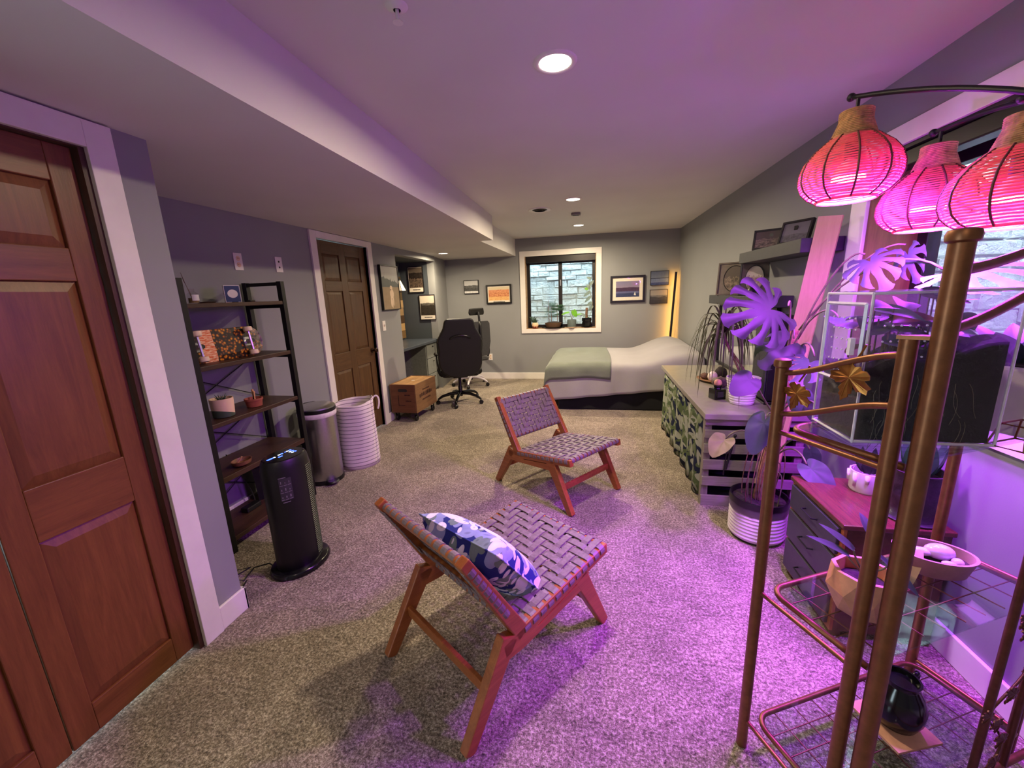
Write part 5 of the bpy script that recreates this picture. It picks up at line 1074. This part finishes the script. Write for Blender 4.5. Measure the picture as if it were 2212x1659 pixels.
def shade(label, loc, sc=1.0):
    t = thing('rattan_lamp_shade', label, 'lamp shade', loc, 0, 'rattan shades of the arched plant lamp')
    b = B(); z = 0.0; i = 0
    while z <= .215:
        r = prof_r(z); b.tube([(r*math.cos(2*math.pi*j/40), r*math.sin(2*math.pi*j/40), z + .0008*math.sin(j*1.7+i)) for j in range(40)], .0030, 5, closed=True); z += .0086; i += 1
    o = part('rattan_rings', b, M['rattan'], t); o['kind'] = 'stuff'
    for i in range(10):
        a = 2*math.pi*i/10; part('rib', B().tube([((r+.002)*math.cos(a), (r+.002)*math.sin(a), z) for r, z in PROF], .0034, 6), M['rattan_rib'], t, smooth=True)
    nb = B()
    for i in range(15): z = .212 + i*.006; r = .067 - .019*min(1, i/9); nb.tube([(r*math.cos(2*math.pi*j/28), r*math.sin(2*math.pi*j/28), z) for j in range(28)], .0034, 5, closed=True)
    o = part('woven_neck', nb, M['rattan_neck'], t); o['kind'] = 'stuff'
    part('bottom_rim', B().tube([(.091*math.cos(2*math.pi*j/40), .091*math.sin(2*math.pi*j/40), 0) for j in range(40)], .005, 6, closed=True), M['rattan'], t)
    part('socket', B().lathe([(.018,.135),(.022,.15),(.022,.20),(.014,.215)], 16), M['black'], t, smooth=40)
    part('bulb_body', B().lathe([(.050,.078),(.054,.088),(.040,.115),(.020,.137)], 24), M['white_plastic'], t, smooth=40); part('bulb_face', B().lathe([(.051,.071),(.051,.0775)], 24), M['bulb'], t)
    t.scale = (sc, sc, sc); x, y, z = loc
    for nm, kind, zz, e in (('grow_beam', 'AREA', .068, PURPLE_W), ('grow_glow', 'POINT', .045, PURPLE_GLOW_W)):
        ld = bpy.data.lights.new(nm, kind); ld.color = PURPLE; ld.energy = e
        if kind == 'AREA': ld.shape = 'DISK'; ld.size = .11
        else: ld.shadow_soft_size = .03
        lo = bpy.data.objects.new(nm, ld); C.objects.link(lo); lo.parent = t; lo.location = (0, 0, zz)
    return t
S1, S2, S3 = Vector((.917, 1.845, 1.80)), Vector((1.235, 1.92, 1.685)), Vector((1.185, 1.52, 1.64))
shade('rattan shade glowing pink at the leftmost arm, highest of three', S1); shade('rattan shade glowing pink, half hidden behind the nearest shade', S2, .98); shade('rattan shade glowing pink at the edge of the view, nearest of three', S3)
al_ = thing('arched_floor_lamp', 'black three-arm arched floor lamp stem carrying the rattan shades', 'floor lamp', (1.28, .97, 0))
part('base', B().lathe([(.115,0),(.12,.01),(.115,.025),(.03,.032)], 28, c=(1.28,.97,0)), M['lamp_black'], al_, smooth=40, world=True)
part('pole', B().tube([(1.28,.97,.02),(1.28,.97,1.45)], .014, 10), M['lamp_black'], al_, smooth=True, world=True)
for s_, mid, m2 in ((S1, (1.24,1.05,1.80), (1.06,1.47,2.03)), (S2, (1.30,1.05,1.82), (1.32,1.5,2.06)), (S3, (1.28,1.0,1.80), (1.25,1.2,1.97))):
    tip = s_ + Vector((0, 0, .345)); q = bez((1.28,.97,1.40), mid, m2, tip, 20)
    arm = part('arm', B().tube(q + [tip + (tip - Vector(q[-2])).normalized()*.03], .0085, 8), M['lamp_black'], al_, smooth=True, world=True)
    part('end_knob', B().ball(tip + (tip - Vector(q[-2])).normalized()*.03, .014, 10, 6), M['lamp_black'], arm, smooth=True, world=True)
    part('hanger', B().tube([tip, s_ + Vector((0,0,.21))], .006, 8), M['lamp_black'], arm, world=True)

# ------------------------------------------------------------------ gilt plant rack
M['gilt'] = plain('antique_gilt', srgb(132, 86, 56), .42, .7, .08, 40, .03); M['gilt_leaf'] = plain('gilt_leaf', srgb(158, 104, 48), .35, .8, .15, 30, .1); M['gilt_dark'] = plain('gilt_dark', srgb(104, 64, 48), .4, .6, .1, 40, .03)
M['rack_glass'] = glassy('rack_glass', (.90, .96, .97), .10, .01, .93)
U2, V2 = Vector((.894, .447, 0)), Vector((.447, -.894, 0)); P1 = Vector((.49, 1.18, 0)); P2 = P1 + V2*.27; RL = .77
P6 = P1 + U2*RL; P7 = P2 + U2*RL; P3 = Vector((.64, .90, 0))
rk = thing('plant_rack', 'antique gold metal plant rack with glass shelves and leaf ornaments', 'plant rack', (P1.x, P1.y, 0))
def up(p, z): return Vector((p.x, p.y, z))
def post(p, h_, r): 
    o = part('post', B().tube([up(p, 0), up(p, h_)], r, 16), M['gilt'], rk, smooth=40, world=True); part('post_cap', B().lathe([(r*1.0,-.012),(r*1.28,-.008),(r*1.34,.002),(r*1.2,.010),(r*.7,.013)], 18, c=up(p, h_)), M['gilt'], o, smooth=40, world=True); return o
post(P1, 1.295, .0155); post(P3, 1.572, .0185); post(P6, 1.295, .0155)
part('post', B().tube([up(P2, 0), up(P2, 1.385)], .0155, 16), M['gilt'], rk, smooth=40, world=True); part('post', B().tube([up(P7, 0), up(P7, 1.385)], .0105, 12), M['gilt_dark'], rk, smooth=40, world=True)
part('top_bracket', B().hexa([up(P2-U2*.018+V2*-.012, 1.385), up(P3-U2*.01-V2*.01, 1.385), up(P3+U2*.015+V2*.01, 1.385), up(P2+U2*.018+V2*.012, 1.385), up(P2-U2*.018-V2*.012, 1.393), up(P3-U2*.01-V2*.01, 1.393), up(P3+U2*.015+V2*.01, 1.393), up(P2+U2*.018+V2*.012, 1.393)]), M['gilt'], rk, world=True)
def srail(a, za, b_, zb, r, n=16, m='gilt'): 
    q = []
    for i in range(n+1): t_ = i/n; s_ = t_*t_*(3-2*t_); s2 = .25*t_ + .75*s_; q.append(up(a.lerp(b_, t_), za + (zb-za)*s2))
    part('curved_rail', B().tube(q, r, 10), M[m], rk, smooth=True, world=True)
for a, b_ in ((P1, P2), (P6, P7)): srail(a, 1.270, b_, 1.352, .0075); srail(a, 1.158, b_, 1.245, .0075)
srail(P3, 1.512, P3+U2*.42, 1.585, .0095); srail(P3, 1.405, P3+U2*.42, 1.515, .0095)
R4, R5 = P3 + U2*.46, P3 + U2*.60
for p in (R4, R5): part('vine_rod', B().tube([up(p, .1), up(p, 1.56 if p is R4 else 1.60)], .0095, 10), M['gilt_dark'], rk, smooth=40, world=True)
part('near_rail', B().tube([up(P3, .10), up(P3+U2*.72, .10)], .0095, 10), M['gilt'], rk, smooth=40, world=True)
LEV = [1.106, .594, .108]
for z in LEV:
    for a, b_ in ((P1, P2), (P6, P7)): part('shelf_rail', B().tube([up(a, z), up(b_, z)], .0065, 10), M['gilt'], rk, smooth=40, world=True)
    e = .028; rr = .05; c_ = []
    cx0, cx1, cy0, cy1 = e, RL-e, .012, .27-.012
    for (cx, cy, a0) in ((cx1-rr, cy1-rr, 0), (cx0+rr, cy1-rr, 90), (cx0+rr, cy0+rr, 180), (cx1-rr, cy0+rr, 270)):
        for i in range(7): a = math.radians(a0 + 15*i); c_.append((cx + rr*math.cos(a), cy + rr*math.sin(a)))
    W_ = lambda q, zz: up(P1 + U2*q[0] + V2*q[1], zz)
    rim = part('shelf_rim', B().tube([W_((cx0, .285), z+.006)] + [W_(q, z+.006) for q in c_[14:]] + [W_((cx1, .285), z+.006)], .0085, 10), M['gilt'], rk, smooth=True, world=True)
    if z < 1:
        for k in range(1, 4): part('wire', B().tube([W_((cx0, .012+.246*k/4), z+.002), W_((cx1, .012+.246*k/4), z+.002)], .0019, 6), M['gilt'], rim, world=True)
        for k in range(1, 9): part('wire', B().tube([W_((cx0+(cx1-cx0)*k/9, cy0), z-.002), W_((cx0+(cx1-cx0)*k/9, cy1), z-.002)], .0019, 6), M['gilt'], rim, world=True)
    gb = B().prism([(cx1, .285), (cx0, .285)] + c_[14:], lambda a, b2, t_: tuple(W_((a, b2), t_)), z+.012, z+.017); part('glass_shelf', gb, M['rack_glass'], rk, world=True)
def metal_leaf(s_):
    half = [(0,-.78),(.07,-.66),(.13,-.60),(.11,-.50),(.20,-.44),(.17,-.34),(.15,-.24),(.30,-.32),(.40,-.28),(.56,-.30),(.53,-.17),(.60,-.08),(.47,.0),(.36,.05),(.46,.13),(.44,.24),(.32,.33),(.19,.29),(.10,.38),(0,.32)]
    poly = half + [(-x, y) for x, y in half[-2:0:-1]]
    vs = [(0, 0, .06*s_)] + [(x*s_, y*s_, .02*s_*math.cos(i*1.6) - .10*s_*(x*x+y*y)) for i, (x, y) in enumerate(poly)]; n = len(poly)
    b = B().add(vs, [(0, 1+i, 1+(i+1) % n) for i in range(n)])
    return b
def leaf_at(base, s_, right, upv, mat, parent, name='metal_leaf'):
    m = frame_m(right, upv).to_4x4(); m.translation = Vector(base)
    o = part(name, metal_leaf(s_).xf(m), mat, parent, solid=.003, world=True)
    for tx, ty in ((0,-.70),(.50,-.22),(-.50,-.22),(.38,.20),(-.38,.20)):
        b = B().tube([(0,0,.065*s_), (tx*s_*.5, ty*s_*.5, .05*s_), (tx*s_*.9, ty*s_*.9, .004*s_)], .0013, 5); part('vein', b.xf(m), mat, o, world=True)
    return o
W1 = lambda s_, z: up(P1 + V2*s_, z)
toc = -U2
for s_, z, sz, tl in ((.055, 1.225, .066, -.35), (.175, 1.29, .078, -.30)):
    rgt = V2 + Vector((0,0,tl)); leaf_at(W1(s_, z) - U2*.004, sz, rgt, rgt.cross(toc) * -1 if False else Vector((0,0,1)), M['gilt_leaf'], rk)
    part('leaf_stem', B().tube([W1(s_, z+.03)-U2*.004, W1(s_+.012, z+.055), W1(s_+.02, z+.075)], .0022, 6), M['gilt_leaf'], rk, world=True)
# metal vine on the near side, winding past the thin rods
vp = []
for i in range(41): t_ = i/40; z = .12 + .80*t_; s_ = .53 + .055*math.sin(t_*17) + .10*(t_-.3); vp.append(up(P3 + U2*s_ + V2*(.006*math.cos(t_*17)), z))
vine = part('metal_vine', B().tube(vp, .0032, 6), M['gilt_dark'], rk, smooth=True, world=True)
rnd = random.Random(21)
for i in range(2, 40, 3):
    p = vp[i] + U2*rnd.uniform(-.03, .03); a = rnd.uniform(-.7, .7); leaf_at(p + V2*.006, rnd.uniform(.040, .052), U2*math.cos(a) + Vector((0,0,math.sin(a))), Vector((0,0,1))*math.cos(a) - U2*math.sin(a), M['gilt_dark'], vine, 'vine_leaf')

# ------------------------------------------------------------------ terrarium on the top glass shelf
M['acrylic'] = glassy('acrylic', (.97, .95, .98), .02, .03, .97, .035)
M['acrylic_edge'] = plain('acrylic_edge', srgb(220, 212, 232), .25)
M['tsoil'] = plain('terrarium_soil', srgb(15, 10, 12), .95, 0, .45, 45, .8)
tz = LEV[0] + .017; te = thing('terrarium', 'clear acrylic terrarium half filled with dark soil and plants on the rack', 'terrarium', (.745, 1.14, tz))
X0, X1, Y0, Y1, Z1 = .605, .885, 1.055, 1.235, 1.472
th = .004
for nm, q in (('front_panel', (X0, X1, Y0, Y0+th, tz, Z1)), ('back_panel', (X0, X1, Y1-th, Y1, tz, Z1)), ('side_panel', (X0, X0+th, Y0+th, Y1-th, tz, Z1)), ('side_panel', (X1-th, X1, Y0+th, Y1-th, tz, Z1)), ('lid_panel', (X0, X1, Y0, Y1, Z1, Z1+th))): part(nm, B().box(*q), M['acrylic'], te, world=True)
ed = lambda a, b_, r=.0035: part('edge_strip', B().tube([a, b_], r, 6), M['acrylic_edge'], te, world=True)
for z in (tz+.003, Z1):
    ed((X0,Y0,z), (X1,Y0,z)); ed((X0,Y1,z), (X1,Y1,z)); ed((X0,Y0,z), (X0,Y1,z)); ed((X1,Y0,z), (X1,Y1,z))
for x in (X0, X1):
    for y in (Y0, Y1): ed((x,y,tz), (x,y,Z1), .003)
# hinged side door with vent holes
dr_ = part('door_panel', B().box(X0-.006, X0-.003, Y0+.01, Y1-.02, 1.265, 1.445), M['acrylic'], te, world=True)
for a, b_ in (((Y0+.008,1.262),(Y1-.018,1.262)), ((Y0+.008,1.448),(Y1-.018,1.448)), ((Y0+.008,1.262),(Y0+.008,1.448)), ((Y1-.018,1.262),(Y1-.018,1.448))): part('door_frame', B().tube([(X0-.006, a[0], a[1]), (X0-.006, b_[0], b_[1])], .0045, 4), M['acrylic_edge'], dr_, world=True)
part('latch', B().box(X0-.016, X0-.006, Y0+.03, Y0+.042, 1.33, 1.37), M['acrylic_edge'], dr_, world=True)
for i in range(5):
    for j in range(6): part('vent_hole', B().lathe([(.0022,-.001),(.0022,.001)], 8).xf(Matrix.Translation((X0-.0065, Y0+.035+.022*i+.006*(j % 2), 1.285+.026*j)) @ rot('Y', math.pi/2)), M['acrylic_edge'], dr_, world=True)
for i in range(8):
    for j in range(3): part('vent_hole', B().lathe([(.0022,-.001),(.0022,.001)], 8).xf(Matrix.Translation((X0+.03+.016*i, Y0-.0005, 1.33+.035*j)) @ rot('X', math.pi/2)), M['acrylic_edge'], te, world=True)
def soil_top(u, v):
    x = X0 + .008 + (X1-X0-.016)*u; y = Y0 + .008 + (Y1-Y0-.016)*v; return (x, y, 1.29 + .075*u + .012*math.sin(9*u+3*v) + .010*math.sin(14*v+5*u))
sb = B().grid(soil_top, 14, 10); nv_ = 11
vs = list(sb.v); base = len(vs); bot = [(v[0], v[1], tz+.005) for v in vs]; sb.v += bot
ring = [i*nv_ for i in range(15)] + [14*nv_ + j for j in range(1, nv_)] + [i*nv_ + nv_-1 for i in range(13, -1, -1)] + [j for j in range(nv_-2, 0, -1)]
for i in range(len(ring)): a, b_ = ring[i], ring[(i+1) % len(ring)]; sb.f.append((a, base+a, base+b_, b_))
part('soil', sb, M['tsoil'], te, world=True)
rnd = random.Random(31)
for k in range(30):
    x, y = rnd.uniform(X0+.03, X1-.03), rnd.uniform(Y0+.03, Y1-.03); z0_ = 1.30 + .075*(x-X0)/(X1-X0); a = rnd.uniform(0, 6.28); l = rnd.uniform(.06, .11); h_ = rnd.uniform(.03, .12)
    p0 = Vector((x, y, z0_)); p1 = p0 + Vector((0, 0, h_)); tp = Vector((min(max(x+l*math.cos(a), X0+.012), X1-.012), min(max(y+l*math.sin(a), Y0+.012), Y1-.012), min(p1.z + rnd.uniform(-.02, .03), 1.455)))
    part('stem', B().tube([p0, p1], .0018, 5), M['stem'], te, world=True); part('leaf', place_leaf(simple_leaf((tp-p1).length, .022 + .018*rnd.random(), .2, .2), p1, tp, (rnd.uniform(-.4,.4), -.5, .8)), (M['leaf_pale'], M['leaf'], M['leaf_fern'])[k % 3] if k % 5 else leafm('leaf_russet_%d' % k, srgb(120, 62, 54)), te, smooth=True, world=True)
for k in range(26):
    x = rnd.uniform(X0+.02, X1-.02); z = rnd.uniform(tz+.05, 1.30); part('root_thread', B().tube(bez((x,Y0+.0075,z),(x+rnd.uniform(-.02,.02),Y0+.0075,z-.02),(x+rnd.uniform(-.02,.02),Y0+.0075,z-.05),(x+rnd.uniform(-.03,.03),Y0+.0075,z-.08), 6), .0006, 4), M['stem'], te, world=True)
# ------------------------------------------------------------------ other things on the rack
t = thing('white_cube_planter', 'white square planter with striped plant beside the terrarium', 'planter', (1.02, 1.21, tz), math.radians(26))
part('pot', B().box(-.072,.072,-.072,.072,0,.165), M['white_glaze'], t, bevel=.008); part('soil', B().box(-.064,.064,-.064,.064,.16,.168), M['soil'], t)
for k in range(12): a = k*.55; part('leaf', place_leaf(simple_leaf(.15, .026), (.02*math.cos(a), .02*math.sin(a), .165), (.09*math.cos(a), .09*math.sin(a), .25), (-.3*math.cos(a), -.3*math.sin(a), 1)), (M['leaf_pale'], M['leaf_fern'])[k % 2], t, smooth=True)
t = thing('wire_stand', 'small folded gold wire stand at the shelf edge by the white planter', 'wire stand', (.935, 1.06, tz+.004), math.radians(26))
for q in ([(-.05,-.03,0),(.05,-.03,0),(.05,.03,0),(-.05,.03,0)], [(-.035,-.02,.05),(.035,-.02,.05),(.035,.02,.05),(-.035,.02,.05)]): part('wire_loop', B().tube(q, .0022, 5, closed=True), M['gilt'], t)
for x, y in ((-1,-1),(1,-1),(1,1),(-1,1)): part('wire_leg', B().tube([(x*.05,y*.03,0),(x*.035,y*.02,.05)], .0022, 5), M['gilt'], t)
mz = LEV[1] + .017
t = thing('faceted_planter', 'faceted peach planter with a thin-leaved seedling on the middle shelf', 'planter', (.725, 1.13, mz), .2)
def facet():
    b = B(); n = 8; lo = [(.058*math.cos(2*math.pi*i/n), .058*math.sin(2*math.pi*i/n), 0) for i in range(n)]; mi = [(.082*math.cos(2*math.pi*(i+.5)/n), .082*math.sin(2*math.pi*(i+.5)/n), .062) for i in range(n)]; hi = [(.072*math.cos(2*math.pi*i/n), .072*math.sin(2*math.pi*i/n), .118) for i in range(n)]; inn = [(.062*math.cos(2*math.pi*i/n), .062*math.sin(2*math.pi*i/n), .118) for i in range(n)]; dn = [(.055*math.cos(2*math.pi*i/n), .055*math.sin(2*math.pi*i/n), .085) for i in range(n)]
    vs = lo + mi + hi + inn + dn; fs = [tuple(range(n))[::-1]]
    for i in range(n):
        j = (i+1) % n; fs += [(i, j, n+i), (j, n+j, n+i), (n+i, 2*n+j, 2*n+i), (n+i, n+j, 2*n+j), (2*n+i, 2*n+j, 3*n+j, 3*n+i), (3*n+i, 3*n+j, 4*n+j, 4*n+i)]
    fs.append(tuple(range(4*n, 5*n))); return b.add(vs, fs)
part('pot', facet(), plain('peach_ceramic', srgb(206, 138, 108), .55), t); part('soil', B().lathe([(.054,.086),(.04,.09)], 16), M['soil'], t)
for p1, tp in (((-.03,.02,.15),(-.115,.06,.20)), ((-.01,.03,.16),(-.06,.09,.215)), ((.02,-.01,.17),(.10,-.05,.10)), ((.03,.02,.20),(.04,.08,.25)), ((.03,-.03,.155),(.06,-.10,.12))):
    part('stem', B().tube(bez((0,0,.085),(0,0,.12),Vector(p1)-Vector((0,0,.02)),p1,8), .0025, 5), M['stem'], t, smooth=True); part('leaf', place_leaf(simple_leaf((Vector(tp)-Vector(p1)).length, .015, .2, .15), p1, tp, (0,-.2,1)), M['leaf_pale'], t, smooth=True)
t = thing('pebble_bowl', 'shallow oval pinkish bowl holding purple tinted pebbles on the middle shelf', 'bowl', (1.035, 1.34, mz), math.radians(-12))
part('bowl', B().lathe([(.072,0),(.082,.006),(.098,.060),(.100,.064),(.092,.064),(.086,.030)], 34, sy=.72), plain('dusty_ceramic', srgb(176, 132, 132), .6), t, smooth=40); part('soil', B().lathe([(.086,.036),(.06,.040)], 24, sy=.72), M['soil'], t)
M['pebble'] = plain('pale_pebble', srgb(204, 190, 208), .25)
for x, y, r, sc_ in ((.015,.005,.034,(1.1,.8,.7)), (-.03,.0,.024,(1.4,.7,.5)), (.045,-.025,.015,(1,1,.8)), (.02,-.04,.013,(1.4,.8,.6))): part('pebble', B().ball((x, y, .044+r*.5), r, 14, 8, sc_), M['pebble'], t, smooth=True)
part('dry_leaf', place_leaf(simple_leaf(.12, .018), (-.04,-.01,.065), (-.085,-.085,-.0), (-.5,-.5,.7)), leafm('dry_leaf', srgb(190, 160, 140)), t, smooth=True)
bz = LEV[2] + .017
t = tag(part('cork_coaster', B().obox((.935, 1.225, bz+.004), (.078, .078, .004), Matrix.Rotation(math.radians(20), 3, 'Z')), plain('cork', srgb(196, 142, 116), .9), None), 'square pinkish cork mat under the black vase', 'mat')
t = thing('black_vase', 'round glossy black jug vase on the lowest shelf of the rack', 'vase', (.935, 1.225, bz+.008))
part('body', B().lathe([(.035,0),(.052,.012),(.066,.050),(.068,.085),(.056,.125),(.042,.150),(.040,.162),(.046,.170),(.040,.170),(.036,.155)], 32), M['black_gloss'], t, smooth=50); part('handle', B().tube(bez((.042,.02,.150),(.075,.04,.19),(.075,.05,.12),(.055,.03,.105)), .007, 8), M['black_gloss'], t, smooth=True)
